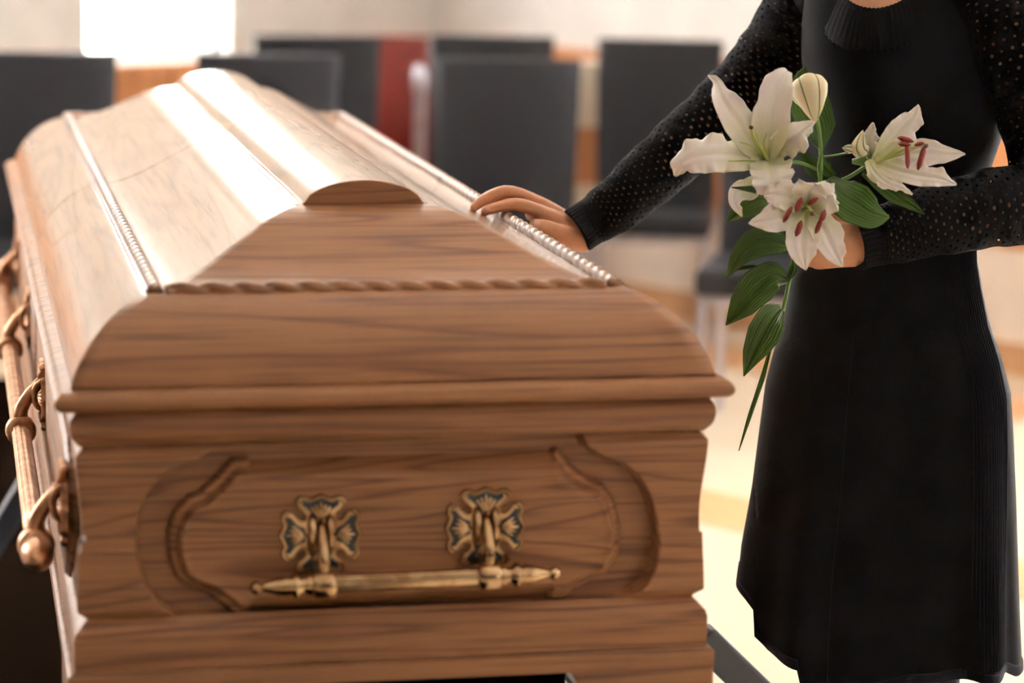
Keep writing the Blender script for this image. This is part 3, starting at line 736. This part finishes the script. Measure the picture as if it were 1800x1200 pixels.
for s_ in (-1, 1):
    hip = foot0+LAT*.075*s_+FH*(.02 if s_ > 0 else -.01); hip[2] = HIPZ
    kn = foot0+LAT*.062*s_+FH*(.01 if s_ > 0 else -.02); kn[2] = .445
    an = foot0+LAT*.060*s_+FH*(.03 if s_ > 0 else .0); an[2] = .085
    toe = an+np.array([0, 0, -.058])+nrm(-LAT*.75-FH*.66)*.13
    LEGS.append((hip, kn, an, toe))
    body.tube([hip, lerp(hip, kn, .5), kn, lerp(kn, an, .3), lerp(kn, an, .7), an], [.078, .066, .050, .051, .036, .030], 18)
    body.tube([an-np.array([0, 0, .03]), lerp(an, toe, .5), toe], [.032, .030, .024], 14, flat=.8, upv=(0, 0, 1))
SL_R = [P(1475, -40, 3.92), P(1415, 20, 3.95), P(1345, 118, 3.97), P(1270, 200, 3.97), P(1170, 284, 3.945), P(1084, 360, 3.92), P(1016, 404, 3.908)]
SL_L = [P(1690, -42, 3.80), P(1752, 20, 3.775), P(1800, 150, 3.75), P(1835, 262, 3.735), P(1826, 348, 3.72), P(1740, 366, 3.69), P(1640, 388, 3.66), P(1560, 412, 3.64), P(1507, 424, 3.63)]
for q_, r_ in ((SL_R, (.042, .044, .039, .038, .033, .029, .0245)), (SL_L, (.040, .042, .038, .036, .037, .034, .030, .026, .0235))):
    q_ = spline(q_, 40); body.tube(q_[:36], np.interp(np.linspace(0, len(r_)-1, 40), range(len(r_)), r_)[:36], 18)
bv, bf = merge_voxel(body, .0065, 4)
# --- right hand, resting palm down on the lid
def on_lid(px, py):
    v = P(px, py, 1.)-CAM; lo = 3.0
    while lo < 5:
        q = CAM+v*lo
        if q[2] < lidz(q[0], q[1]) and abs(q[0]) < HB: return q
        lo += .0008
    return CAM+v*3.6
T0 = on_lid(852, 379)+np.array([0, 0, .0065])
def HP(dx, dy, dz): return T0+np.array([dx, dy, dz])*1.07
def onl(x, y, r): return np.array([x, y, lidz(x, y)+r])
hand = MB(); RS = 1.07
fingers_r = []
def finger(mb, pts, rad, n=14):
    q = spline(pts, 16); rr = np.interp(np.linspace(0, len(pts)-1, 16), range(len(pts)), rad)
    mb.tube(q, [r_*RS for r_ in rr], n); return q
TX, TY = T0[0], T0[1]
F_R = {
 'index': ([T0, HP(.020, -.001, .0060), HP(.046, -.002, .0090), HP(.084, .002, -.005), HP(.116, .006, -.022)], [.0064, .0080, .0092, .0105, .0125]),
 'middle': ([onl(TX-.012, TY+.019, .0062), HP(.006, .019, .0150), HP(.036, .020, .0240), HP(.079, .021, .0075), HP(.115, .016, -.014)], [.0064, .0080, .0092, .0105, .0125]),
 'ring': ([onl(TX-.006, TY+.039, .0062), HP(.010, .038, .015), HP(.038, .038, .021), HP(.079, .038, .002), HP(.114, .028, -.018)], [.0058, .0070, .0078, .0086, .0100]),
 'little': ([onl(TX+.012, TY+.057, .0056), HP(.026, .056, .009), HP(.048, .055, .012), HP(.082, .053, -.004), HP(.114, .038, -.022)], [.0052, .0062, .0068, .0078, .0095]),
 'thumb': ([HP(.067, -.018, -.0180), HP(.081, -.020, -.0205), HP(.098, -.017, -.027), HP(.118, -.008, -.036), HP(.138, .004, -.041)], [.0095, .0108, .0112, .0145, .0180])}
for k_, (pt, rd) in F_R.items(): finger(hand, pt, rd)
# palm: flattened loft from knuckles to wrist
for w_, y_ in ((0, .003), (1, .020), (2, .037), (3, .050)):
    hand.tube([HP(.078, y_, -.006-.003*w_*.5), HP(.105, lerp(y_, .02, .25), -.019), HP(.136, lerp(y_, .012, .55), -.032)], [.0125, .0155, .0195], 14)
hand.tube([HP(.100, -.004, -.027), HP(.120, .002, -.035), HP(.142, .010, -.043)], [.010, .0150, .0175], 14)
hand.tube([HP(.108, .014, -.018), HP(.124, .012, -.026), HP(.138, .010, -.033), lerp(SL_R[-1], SL_R[-2], .3), lerp(SL_R[-1], SL_R[-2], .8)], [.0185, .0220, .0245, .0255, .0255], 22)
hv, hf = merge_voxel(hand, .0016, 9)
# --- left hand, closed round the lily stem
ST = P(1402, 436, 3.635)                     # where the stem passes through the fist
hand2 = MB(); RS = 1.0
kn0 = P(1440, 405, 3.615); kn1 = P(1438, 458, 3.63)
for i in range(4):
    t = i/3.; k0 = lerp(kn0, kn1, t); wr = lerp(P(1500, 408, 3.63), P(1500, 448, 3.635), t)
    hand2.tube([k0, lerp(k0, wr, .5), wr], [.0125, .0140, .0165], 14)
    pts = [k0, k0-LAT*.018+FH*.004, k0-LAT*.027+FH*.020, k0-LAT*.018+FH*.036, k0-LAT*.002+FH*.036]
    finger(hand2, pts, [.0100, .0088, .0080, .0074, .0062])
finger(hand2, [P(1490, 395, 3.635), P(1462, 376, 3.63), P(1437, 372, 3.635), P(1412, 380, 3.65)], [.0150, .0115, .0095, .0070])
hand2.tube([P(1482, 428, 3.63), P(1505, 428, 3.63), WR_L, lerp(WR_L, EL_L, .2)], [.0235, .0245, .0255, .028], 22)
gv, gf = merge_voxel(hand2, .0018, 5)
allb = MB(); allb.add(bv, bf); allb.add(hv, hf); allb.add(gv, gf)
person = allb.build('person', SKIN, None, angle=180, loc=foot0)
tag(person, 'woman in a black knit dress with one hand on the casket, holding white lilies', 'person')
def nail(c, d, up_, w, l_):
    d = nrm(d); up_ = nrm(up_-d*np.dot(up_, d)); s_ = np.cross(d, up_)
    g = [[c+d*l_*(a-.5)*(1-.12*b*b)+s_*w*b*(1-.25*max(0, a-.6)**1)+up_*(.0014-.0022*b*b-.0010*(2*a-1)**2) for b in np.linspace(-1, 1, 9)] for a in np.linspace(0, 1, 7)]
    MB().grid(g).build('fingernail', NAIL, person, angle=180, solid=.0006)
VUP = np.array([0, 0, 1.])
tp = F_R['index'][0]; nail(tp[0]+(tp[1]-tp[0])*.18+nrm(-FW*.75+VUP*.8)*.0062, tp[0]-tp[1], -FW*.75+VUP*.8, .0048, .010)
tp = F_R['middle'][0]; nail(tp[0]+(tp[1]-tp[0])*.18+nrm(-FW*.35+VUP)*.0062, tp[0]-tp[1], -FW*.35+VUP, .0048, .010)
tp = F_R['thumb'][0]; nail(tp[0]+(tp[1]-tp[0])*.12+nrm(-FW*.95+VUP*.25)*.0094, tp[0]-tp[1], -FW*.95+VUP*.25, .0062, .0125)
# eyes are lowered; lashes and lips, hair
for s_ in (-1, 1):
    MB().tube([HC+HS*s_*.018+FD*.0835-HU*.001, HC+HS*s_*.031+FD*.0850-HU*.0055, HC+HS*s_*.044+FD*.077-HU*.001], [.0012, .0018, .0012], 6).build('eyelash', HAIR, person)
hr = MB(); g = []
for i in range(15):
    ph = lerp(.02, 2.05, i/14.); rr_ = []
    for j in range(25):
        th = lerp(-1, 1, j/24.)*(PI if ph < .85 else lerp(2.6, 1.9, (ph-.85)/1.2))+PI
        lim = 1.0 if i < 8 else 1.
        dv = HS*.081*math.sin(ph)*math.sin(th)+FD*.101*math.sin(ph)*math.cos(th)+HU*.108*math.cos(ph)
        rr_.append(HC+HU*.017-FD*.012+dv)
    g.append(rr_)
hr.grid(g); hr.ellipsoid(HC-FD*.115-HU*.02, HS*.045, FD*.04, HU*.045, 18, 12); hr.build('hair', HAIR, person, angle=180, solid=.006)
LIPM = plain('lips', (.45, .16, .13), .4)
MB().tube([HC+FD*.0835-HU*.060-HS*.017, HC+FD*.0935-HU*.0595, HC+FD*.0835-HU*.060+HS*.017], [.0028, .0058, .0028], 8).build('lips', LIPM, person)
# --- tights and shoes
for hip, kn, an, toe in LEGS:
    MB().tube([lerp(hip, kn, .3), lerp(hip, kn, .6), kn, lerp(kn, an, .3), lerp(kn, an, .7), an], [.077, .068, .0535, .0545, .039, .033], 28).build('tights', TIGHTS, person, angle=180)
    d = nrm(toe-an); dh = nrm(np.array([d[0], d[1], 0])); a0 = np.array([an[0], an[1], 0.])
    MB().tube([a0-dh*.045+VUP*.036, a0+dh*.02+VUP*.034, a0+dh*.09+VUP*.028, a0+dh*.145+VUP*.024], [.034, .037, .040, .028], 18, flat=.85, upv=(0, 0, 1)).build('shoe', SHOE, person, angle=180)
# --- dress: bodice and flared skirt in one cloth
FOLDS = [(.8, 3, .5), (.6, 6, 1.9), (.75, 9, .3), (.45, 14, 2.2)]
def foldf(th): return sum(a*math.sin(n_*th+p_) for a, n_, p_ in FOLDS)/2.2
NT = 160; rg = []
pys = [-62, -50, -38, -20, 0]+list(range(25, 560, 18))
def neckline(th):
    a = (th-1.87+PI) % (2*PI)-PI; return -62+96*math.exp(-(a/.37)**4)
for py in pys:
    rg.append([body_pt(max(py, neckline(2*PI*j/NT)), 2*PI*j/NT) for j in range(NT)])
def skirt_pt(t, th, grow=0.):
    # t 0..1 from row 560 to the hem below this angle
    l, r, dd = row(lerp(560, 1140, t)); px = (l+r)/2+(r-l)/2*math.cos(th)
    hy = hem(px)-(0 if math.sin(th) > -.02 else 22)
    py = lerp(560, hy, t)
    return body_pt(py, th, grow, fold=.24*t**1.1*foldf(th))
for i in range(1, 41):
    rg.append([skirt_pt(i/40., 2*PI*j/NT) for j in range(NT)])
mb = MB(); mb.grid(rg, closed_v=True); dress = mb.build('dress', KNIT, person, angle=180, solid=.003)
for yk, yr in (([P(1440, -8, 3.92), P(1468, -26, 3.90), P(1500, -40, 3.88)], [.052, .056, .059]), ([P(1606, -50, 3.86), P(1660, -40, 3.84), P(1722, -12, 3.81)], [.060, .058, .052])):
    MB().tube(spline(yk, 9), np.interp(range(9), (0, 4, 8), yr), 30).build('shoulder_yoke', KNIT, person, angle=180)
# hem band
mb = MB(); mb.grid([[skirt_pt(t, 2*PI*j/NT, g_) for j in range(NT)] for t, g_ in ((.972, .0016), (.978, .003), (.998, .003), (1.003, .001))], closed_v=True); mb.build('hem_band', RIBKNIT, person, angle=180, solid=.001)
# ribbed side panel with real ribs
NRIB = 13
def rp(py_t, u):
    """py_t -1..0 bodice (rows 300..560), 0..1 skirt; u across the panel"""
    a0_, a1_ = (.50, .985)
    if py_t < 0:
        py = lerp(560, 300, -py_t); ca = lerp(.52, .93, u); th = math.acos(ca)
        return py, th
    ca = lerp(lerp(.52, .50, py_t), lerp(.93, .80, py_t), u); return None, math.acos(ca)
g = []
for tt in np.linspace(-1, .965, 80):
    r_ = []
    for j in range(NRIB*8+1):
        u = j/(NRIB*8.); bump = .0010+.0034*max(0, math.sin(2*PI*u*NRIB))**.8; py, th = rp(tt, u)
        r_.append(body_pt(py, th, bump) if tt < 0 else skirt_pt(tt, th, bump))
    g.append(r_)
MB().grid(g).build('ribbed_panel', RIBKNIT, person, angle=180)
# seam line down the front
g = [skirt_pt(t, 1.93) for t in np.linspace(0, .97, 40)]
MB().tube([p_-FH*.0012 for p_ in g], .0012, 6).build('seam', RIBKNIT, person, angle=180)
# ribbed collar
fr_ = P(1533, 33, 3.735); bk_ = P(1560, -85, 3.93); NC = (fr_+bk_)/2; cf_ = (fr_-bk_)/2/.060; cs_ = -nrm(np.cross(cf_, VUP)); CN = nrm(np.cross(cs_, cf_)); CN = CN if CN[2] > 0 else -CN; g = []
for i in range(181):
    th = 2*PI*i/180.; dirv = cs_*math.cos(th)+cf_*math.sin(th); rib = .0010*math.sin(th*60)
    r_ = []
    for w_, h_ in ((.056, .012), (.060, .0155), (.065, .010), (.075, -.006), (.085, -.024), (.086, -.030)): r_.append(NC+dirv*(w_+rib)+CN*h_)
    g.append(r_)
MB().grid(g, closed_u=False).build('collar', KNIT, person, angle=180, solid=.0015)
# --- sleeves of openwork knit
def sleeve(pts, rad, name, wr):
    q = spline(pts, 110); rr = np.interp(np.linspace(0, len(pts)-1, 110), range(len(pts)), rad); mb = MB(); n = 44; g = []; u = np.array([0, 0, 1.]); m = len(q)
    for i in range(m):
        t = nrm(q[min(i+1, m-1)]-q[max(i-1, 0)]); a = nrm(np.cross(t, FH)); b = np.cross(a, t)
        r = []
        for j in range(n):
            th = 2*PI*j/n; w = 1+wr*(.6*math.sin(i*.42+2*math.sin(th+.5))+.4*math.sin(i*.9+3*th))*sstep(0, 12, i)
            r.append(q[i]+(a*math.cos(th)+b*math.sin(th))*rr[i]*w)
        g.append(r)
    mb.grid(g, closed_v=True); mb.build(name, KNIT_SLV, person, angle=180)
    # ribbed cuff at the wrist end (last point)
    t = nrm(q[-1]-q[-4]); a = nrm(np.cross(t, FH)); b = np.cross(a, t); g = []
    for h_, k in ((-.034, 1.0), (-.032, 1.05), (-.012, 1.03), (.0, 1.06), (.004, 1.03), (.0035, .93)):
        g.append([q[-1]+t*h_+(a*math.cos(2*PI*j/120)+b*math.sin(2*PI*j/120))*(rr[-1]*k+.0007*math.sin(2*PI*j/120*30)) for j in range(120)])
    MB().grid(g, closed_v=True).build('cuff', RIBKNIT, person, angle=180, solid=.0012)
sleeve(SL_R,
       [.060, .062, .055, .055, .047, .041, .0320], 'sleeve', .035)
sleeve(SL_L,
       [.056, .058, .053, .052, .055, .055, .049, .041, .036], 'sleeve', .03)

# ------------------------------------------------------------------ the lilies
def q5(x, y): return (1150+x/2.857, 80+y/2.857)       # close-up reading -> picture point
def q6(x, y): return (1150+x/2.858, 380+y/2.858)
DL = 3.565
lily = empty('lily_stem', P(1402, 436, 3.635), 'leafy white lily stem with three open blossoms held in the woman\'s hand', 'flower')
def blade(pts, widths, facing=None, cup=0., ruffle=0., rn=9, n=52, m=27, tipw=.02, ph=0., mid=.0008, curl=0., tilt=0.):
    """pts: world centre line; widths: half widths (m) at equal steps"""
    q = spline(pts, n); ww = np.interp(np.linspace(0, 1, n), np.linspace(0, 1, len(widths)), widths)
    f = nrm(facing) if facing is not None else -FW; g = []
    for i in range(n):
        t = nrm(q[min(i+1, n-1)]-q[max(i-1, 0)]); s_ = nrm(np.cross(t, f)); nn = nrm(np.cross(s_, t))
        if tilt: s_, nn = s_*math.cos(tilt)+nn*math.sin(tilt), nn*math.cos(tilt)-s_*math.sin(tilt)
        r = []; uu = i/(n-1.)
        for j in range(m):
            v = -1+2*j/(m-1.); a = ww[i]*v
            rf = ruffle*1.15*(math.sin(rn*uu*PI+ph+(1.3 if v > 0 else 0))+.35*math.sin(rn*2.3*uu*PI+ph*2+v))*abs(v)**3*math.sin(PI*min(1, uu*1.05))**.5
            r.append(q[i]+s_*(a+rf*.35*(1 if v > 0 else -1))+nn*(cup*ww[i]*(v*v)+rf-mid*1.8*math.exp(-(v/.14)**2)+mid*.9*math.exp(-((abs(v)-.33)/.12)**2)-curl*uu**3*abs(v)))
        g.append(r)
    return MB().grid(g)
def pxs(pts, off=0.):
    out = []
    for p_ in pts:
        out.append(P(*q5(p_[0], p_[1]), DL-(p_[2] if len(p_) > 2 else 0.)-off))
    return out
W_ = lambda ws: [w/2.857/FPX*DL for w in ws]   # half widths given in close-up pixels
def petal(bl, pts, ws, **k):
    blade(pxs(pts), W_(ws), **k).build('petal', PETAL, bl, angle=180, solid=.0007)
def cone(c, d, r, l_, mat, name, par):
    d = nrm(d); return MB().lathe(c, d, [(-l_, r*.35), (-l_*.6, r*.6), (-l_*.2, r*.9), (0, r)], 14).build(name, mat, par, angle=180)
def filament(bl, pts, r=.0009, mat=None): MB().tube(spline(pxs(pts), 14), [r*lerp(1.5, .8, i/13) for i in range(14)], 8).build('filament', mat or FIL, bl, angle=180)
def anther(bl, a, b, w=.0034, d=0.):
    pa, pb = pxs([a, b]); MB().tube(spline([pa, lerp(pa, pb, .5)-FW*.0015, pb], 9), [w*k for k in (.55, .85, 1, 1, 1, 1, 1, .85, .5)], 10).build('anther', ANTH, bl, angle=180)
# blossom 1: large, at the left, facing the viewer from above
b1 = cone(pxs([(578, 600, -.02)])[0], -FW*.5+VUP*.3, .012, .03, STEMG, 'blossom', lily); b1['label'] = 'largest blossom, wide open, at the left'
petal(b1, [(560, 640, -.006), (470, 720, .0), (415, 735, .012), (405, 790, .016), (440, 858, .012)], [30, 55, 48, 34, 4], cup=.35, ruffle=.003, ph=1., facing=-FW+LAT*.3)
petal(b1, [(590, 570, .0), (640, 500, .012), (700, 455, .03), (750, 415, .034), (806, 386, .030)], [25, 72, 88, 46, 3], cup=.45, ruffle=.0045, rn=7, ph=.4, facing=-FW-VUP*.3)
petal(b1, [(565, 580, .0), (490, 490, .022), (415, 380, .036), (345, 270, .040), (315, 185, .032), (272, 150, .026)], [28, 78, 90, 62, 24, 4], cup=.30, ruffle=.0022, rn=6, ph=2.2, facing=-FW+VUP*.1+LAT*.25)
petal(b1, [(570, 575, .0), (575, 480, .022), (592, 360, .036), (612, 245, .040), (640, 165, .036), (672, 128, .028)], [28, 82, 96, 84, 62, 22], cup=.28, ruffle=.003, rn=6, ph=.9, facing=-FW-LAT*.2)
petal(b1, [(565, 585, .002), (460, 560, .028), (350, 540, .042), (230, 548, .050), (140, 590, .046), (104, 655, .034)], [28, 72, 100, 98, 62, 8], cup=-.12, ruffle=.0055, rn=9, ph=.2, facing=-FW+VUP*.35)
petal(b1, [(572, 560, .004), (580, 610, .022), (590, 660, .034), (592, 705, .036), (588, 745, .026)], [60, 108, 104, 96, 60], cup=.22, ruffle=.0045, rn=8, ph=2., facing=-FW+VUP*.5)
for a, b, c in (((572, 585, .0), (500, 510, .03), (430, 485, .045)), ((575, 585, .0), (505, 490, .035), (480, 430, .055)), ((575, 585, .0), (535, 510, .035), (512, 440, .05)), ((575, 585, .0), (550, 500, .03), (565, 440, .045)), ((570, 588, .0), (470, 578, .03), (375, 580, .045))): filament(b1, [a, b, c])
filament(b1, [(578, 592, .0), (540, 520, .04), (500, 460, .06), (487, 418, .066)], .0016)
p_ = pxs([(487, 411, .068)])[0]; MB().ellipsoid(p_, LAT*.0032, FH*.003, VUP*.003, 10, 8).build('stigma', STIG, b1)
# blossom 2: lower centre, facing the viewer
b2 = cone(pxs([(765, 805, -.004)])[0], -FW, .011, .03, STEMG, 'blossom', lily); b2['label'] = 'lower middle blossom facing the viewer'
petal(b2, [(765, 800, .008), (770, 765, .022), (780, 735, .034), (800, 705, .038), (800, 690, .036)], [35, 78, 88, 76, 30], cup=.2, ruffle=.0035, ph=.6)
petal(b2, [(770, 800, .008), (820, 775, .026), (862, 762, .040), (890, 745, .044), (906, 740, .038)], [35, 78, 92, 66, 18], cup=.25, ruffle=.0035, ph=1.6, facing=-FW+LAT*.2)
petal(b2, [(760, 800, .008), (700, 770, .026), (635, 752, .040), (585, 748, .044), (550, 752, .040)], [35, 66, 70, 50, 8], cup=.2, ruffle=.003, ph=2.6, facing=-FW-LAT*.2)
petal(b2, [(785, 820, .01), (838, 900, .030), (880, 985, .044), (915, 1060, .048), (945, 1108, .044)], [34, 78, 80, 46, 3], cup=.25, ruffle=.0028, rn=6, ph=.3, facing=-FW+LAT*.15)
petal(b2, [(745, 815, .01), (670, 845, .030), (600, 868, .042), (535, 884, .046), (474, 892, .042)], [34, 76, 78, 42, 3], cup=.25, ruffle=.0028, rn=6, ph=1.9, facing=-FW-LAT*.15)
petal(b2, [(765, 825, .012), (748, 910, .034), (742, 990, .048), (748, 1065, .050), (762, 1127, .046)], [36, 82, 86, 56, 3], cup=.22, ruffle=.0022, rn=6, ph=1.1)
for a, c in (((758, 800, .012), (668, 848, .062)), ((760, 800, .012), (725, 800, .066)), ((768, 800, .012), (798, 780, .062)), ((775, 806, .012), (838, 885, .066)), ((765, 812, .012), (726, 920, .066))):
    m3 = tuple(lerp(a[i], c[i], .55)+(.010 if i == 2 else 0) for i in range(3)); filament(b2, [a, m3, c])
filament(b2, [(768, 806, .012), (785, 820, .05), (795, 840, .072)], .0016)
p_ = pxs([(795, 843, .074)])[0]; MB().ellipsoid(p_, LAT*.0034, FH*.003, VUP*.0034, 10, 8).build('stigma', STIG, b2)
anther(b2, (690, 812, .066), (650, 882, .068)); anther(b2, (738, 770, .070), (712, 830, .070), .0042); anther(b2, (818, 766, .066), (778, 796, .066), .0036)
anther(b2, (856, 832, .070), (838, 880, .072), .0040); anther(b2, (840, 872, .071), (812, 938, .070), .0036); anther(b2, (738, 886, .070), (714, 952, .068), .0042)
# blossom 3: right, turned to the right
b3 = cone(pxs([(1098, 580, -.01)])[0], LAT*.8-FW*.3, .010, .028, STEMG, 'blossom', lily); b3['label'] = 'right-hand blossom turned sideways'
petal(b3, [(1095, 575, -.006), (1080, 520, -.008), (1085, 450, .0), (1098, 388, .010)], [16, 42, 40, 6], cup=.4, ruffle=.003, ph=.3)
petal(b3, [(1100, 580, .004), (1170, 500, .0), (1240, 420, .002), (1300, 350, .006), (1326, 298, .014)], [22, 72, 84, 52, 4], cup=.35, ruffle=.0035, rn=8, ph=.8, facing=-FW+LAT*.35-VUP*.2)
petal(b3, [(1105, 580, .008), (1210, 555, .012), (1330, 540, .020), (1450, 545, .026), (1562, 545, .030)], [22, 72, 74, 50, 3], cup=.25, ruffle=.003, rn=6, ph=2.4, facing=-FW+LAT*.2)
petal(b3, [(1105, 588, .012), (1200, 622, .028), (1320, 650, .040), (1430, 668, .044), (1518, 698, .042)], [22, 56, 66, 50, 5], cup=.2, ruffle=.0038, rn=8, ph=1.2, facing=-FW+VUP*.4)
petal(b3, [(1075, 575, .01), (1110, 640, .024), (1170, 690, .034), (1240, 712, .036), (1296, 748, .034)], [20, 40, 34, 18, 5], cup=-.4, ruffle=.003, ph=.1, facing=-FW-VUP*.2)
for a, c in (((1120, 578, .012), (1262, 490, .048)), ((1120, 580, .012), (1285, 512, .050)), ((1122, 582, .014), (1345, 503, .054)), ((1122, 585, .014), (1258, 470, .046))):
    m3 = tuple(lerp(a[i], c[i], .5)+(.006 if i == 2 else 0) for i in range(3)); filament(b3, [a, (m3[0], m3[1]+6, m3[2]), c])
filament(b3, [(1120, 582, .014), (1240, 525, .045), (1362, 504, .058)], .0016)
p_ = pxs([(1366, 503, .06)])[0]; MB().ellipsoid(p_, LAT*.0034, FH*.003, VUP*.0034, 10, 8).build('stigma', STIG, b3)
anther(b3, (1268, 500, .052), (1273, 612, .052), .0034); anther(b3, (1358, 508, .056), (1326, 618, .056), .0040); anther(b3, (1228, 462, .048), (1298, 480, .050), .0034); anther(b3, (1230, 492, .050), (1282, 500, .052), .0034); anther(b3, (1312, 500, .053), (1352, 490, .053), .0032)
# buds
def bud(pts, rad, label=None, lob=6, name='bud'):
    q = spline(pts, 22); u = np.array([0, 0, 1.]); g = []
    for i in range(22):
        t = nrm(q[min(i+1, 21)]-q[max(i-1, 0)]); a = nrm(np.cross(t, FW)); b = np.cross(a, t); uu = i/21.
        rr_ = rad*float(np.interp(uu, [0, .05, .18, .32, .5, .75, .93, 1], [.12, .45, .88, 1., .88, .50, .18, .03]))
        g.append([q[i]+(a*math.cos(2*PI*j/48)+b*math.sin(2*PI*j/48))*rr_*(.93+.09*abs(math.sin(2*PI*j/48*lob/2))) for j in range(48)])
    o = MB().grid(g, closed_v=True).build(name, BUDM, lily, angle=180)
    for j in range(6):                        # green ribs down the seams
        th = j*PI/3; ln_ = [g[i][int(th/(2*PI)*48) % 48]-FW*.0004 for i in range(1, 20)]
        MB().tube(ln_, [.0007*math.sin(PI*(k+1)/20)+.0002 for k in range(19)], 6).build('bud_rib', STEMG, o, angle=180)
    return o
bud([P(*q5(764, 186), DL-.008), P(*q5(778, 225), DL-.018), P(*q5(794, 300), DL-.022), P(*q5(808, 388), DL-.01)], .0262, lob=6)
bud([P(*q5(1045, 545), DL+.010), P(*q5(1030, 500), DL-.002), P(*q5(1048, 425), DL-.006)], .0125)
bud([P(*q5(990, 525), DL+.006), P(*q5(970, 518), DL-.002), P(*q5(943, 514), DL-.002)], .0065)
# stems
def stem(pts, r, name='stem'): MB().tube(spline(pts, 24), r, 10).build(name, STEMG, lily, angle=180)
S = lambda x, y, d: P(x, y, d)
stem([S(1412, 147, 3.585), S(1436, 210, 3.60), S(1443, 270, 3.605), S(1440, 330, 3.615), S(1422, 390, 3.63), S(1402, 436, 3.635), S(1390, 480, 3.635), S(1376, 545, 3.63), S(1353, 614, 3.625)], .0030)
stem([S(1444, 276, 3.605), S(1470, 273, 3.60), S(1497, 267, 3.575)], .0019); stem([S(1440, 330, 3.615), S(1490, 312, 3.605), S(1532, 285, 3.578)], .0028)
stem([S(1442, 300, 3.61), S(1400, 285, 3.61), S(1355, 290, 3.588)], .0026); stem([S(1430, 372, 3.625), S(1420, 362, 3.60), S(1417, 361, 3.572)], .0026)
stem([S(1442, 322, 3.612), S(1437, 300, 3.606), S(1441, 268, 3.602)], .0008)
# leaves
def leaf(pts, ws, name='leaf', **k): return blade(pts, [w/FPX*3.6 for w in ws], **k).build(name, LEAF, lily, angle=180, solid=.0006)
def L5(pts): return [P(*q5(x, y), d) for x, y, d in pts]
def L6(pts): return [P(*q6(x, y), d) for x, y, d in pts]
leaf(L5([(838, 528, 3.605), (820, 420, 3.615), (780, 300, 3.62), (745, 190, 3.615), (757, 103, 3.60)]), [3, 32, 36, 25, 1], cup=.25)
leaf(L5([(868, 672, 3.60), (930, 745, 3.575), (1010, 800, 3.565), (1095, 848, 3.565), (1180, 862, 3.575)]), [12, 34, 38, 28, 2], cup=.18, facing=-FW+VUP*.25)
leaf(L5([(1045, 640, 3.61), (1120, 680, 3.605), (1200, 745, 3.60), (1290, 800, 3.60), (1357, 848, 3.60)]), [4, 14, 15, 9, 1], cup=.3)
leaf(L5([(912, 655, 3.62), (850, 640, 3.625), (790, 600, 3.625), (733, 533, 3.62)]), [6, 19, 17, 1], cup=.3)
leaf(L5([(900, 660, 3.615), (850, 610, 3.612), (842, 560, 3.61)]), [4, 14, 2], cup=.3)
leaf(L5([(575, 745, 3.55), (520, 725, 3.535), (455, 718, 3.53), (388, 712, 3.535)]), [12, 8, 4, .6], cup=.4)
leaf(L5([(600, 790, 3.60), (520, 780, 3.585), (440, 820, 3.58), (362, 888, 3.58)]), [22, 30, 19, 1], cup=.3, facing=-FW+VUP*.1)
leaf(L6([(698, 152, 3.60), (600, 132, 3.585), (500, 150, 3.58), (425, 215, 3.585), (362, 308, 3.60)]), [5, 27, 28, 16, 1], cup=.30, facing=-FW+VUP*.5)
leaf(L6([(668, 318, 3.61), (600, 300, 3.595), (520, 355, 3.59), (440, 450, 3.595), (360, 547, 3.60)]), [6, 26, 33, 24, 1], cup=.22, facing=-FW+VUP*.2)
leaf(L6([(640, 462, 3.615), (590, 510, 3.60), (545, 590, 3.595), (495, 690, 3.60), (450, 803, 3.61)]), [8, 28, 31, 20, 1], cup=.25, facing=-FW+LAT*.2)
leaf(L6([(582, 665, 3.625), (540, 820, 3.62), (480, 1000, 3.615), (425, 1178, 3.61)]), [2.4, 4.2, 3.6, .6], cup=.6)
leaf(L6([(700, 215, 3.61), (692, 270, 3.60), (668, 330, 3.605)]), [3, 9, 2], cup=.3)
leaf(L6([(560, 280, 3.62), (500, 255, 3.62), (430, 262, 3.62), (325, 287, 3.62)]), [3, 4, 3, .6], cup=.3)
leaf(L6([(650, 110, 3.61), (560, 100, 3.61), (545, 60, 3.60), (525, 40, 3.59)]), [10, 14, 7, 2], cup=.3)
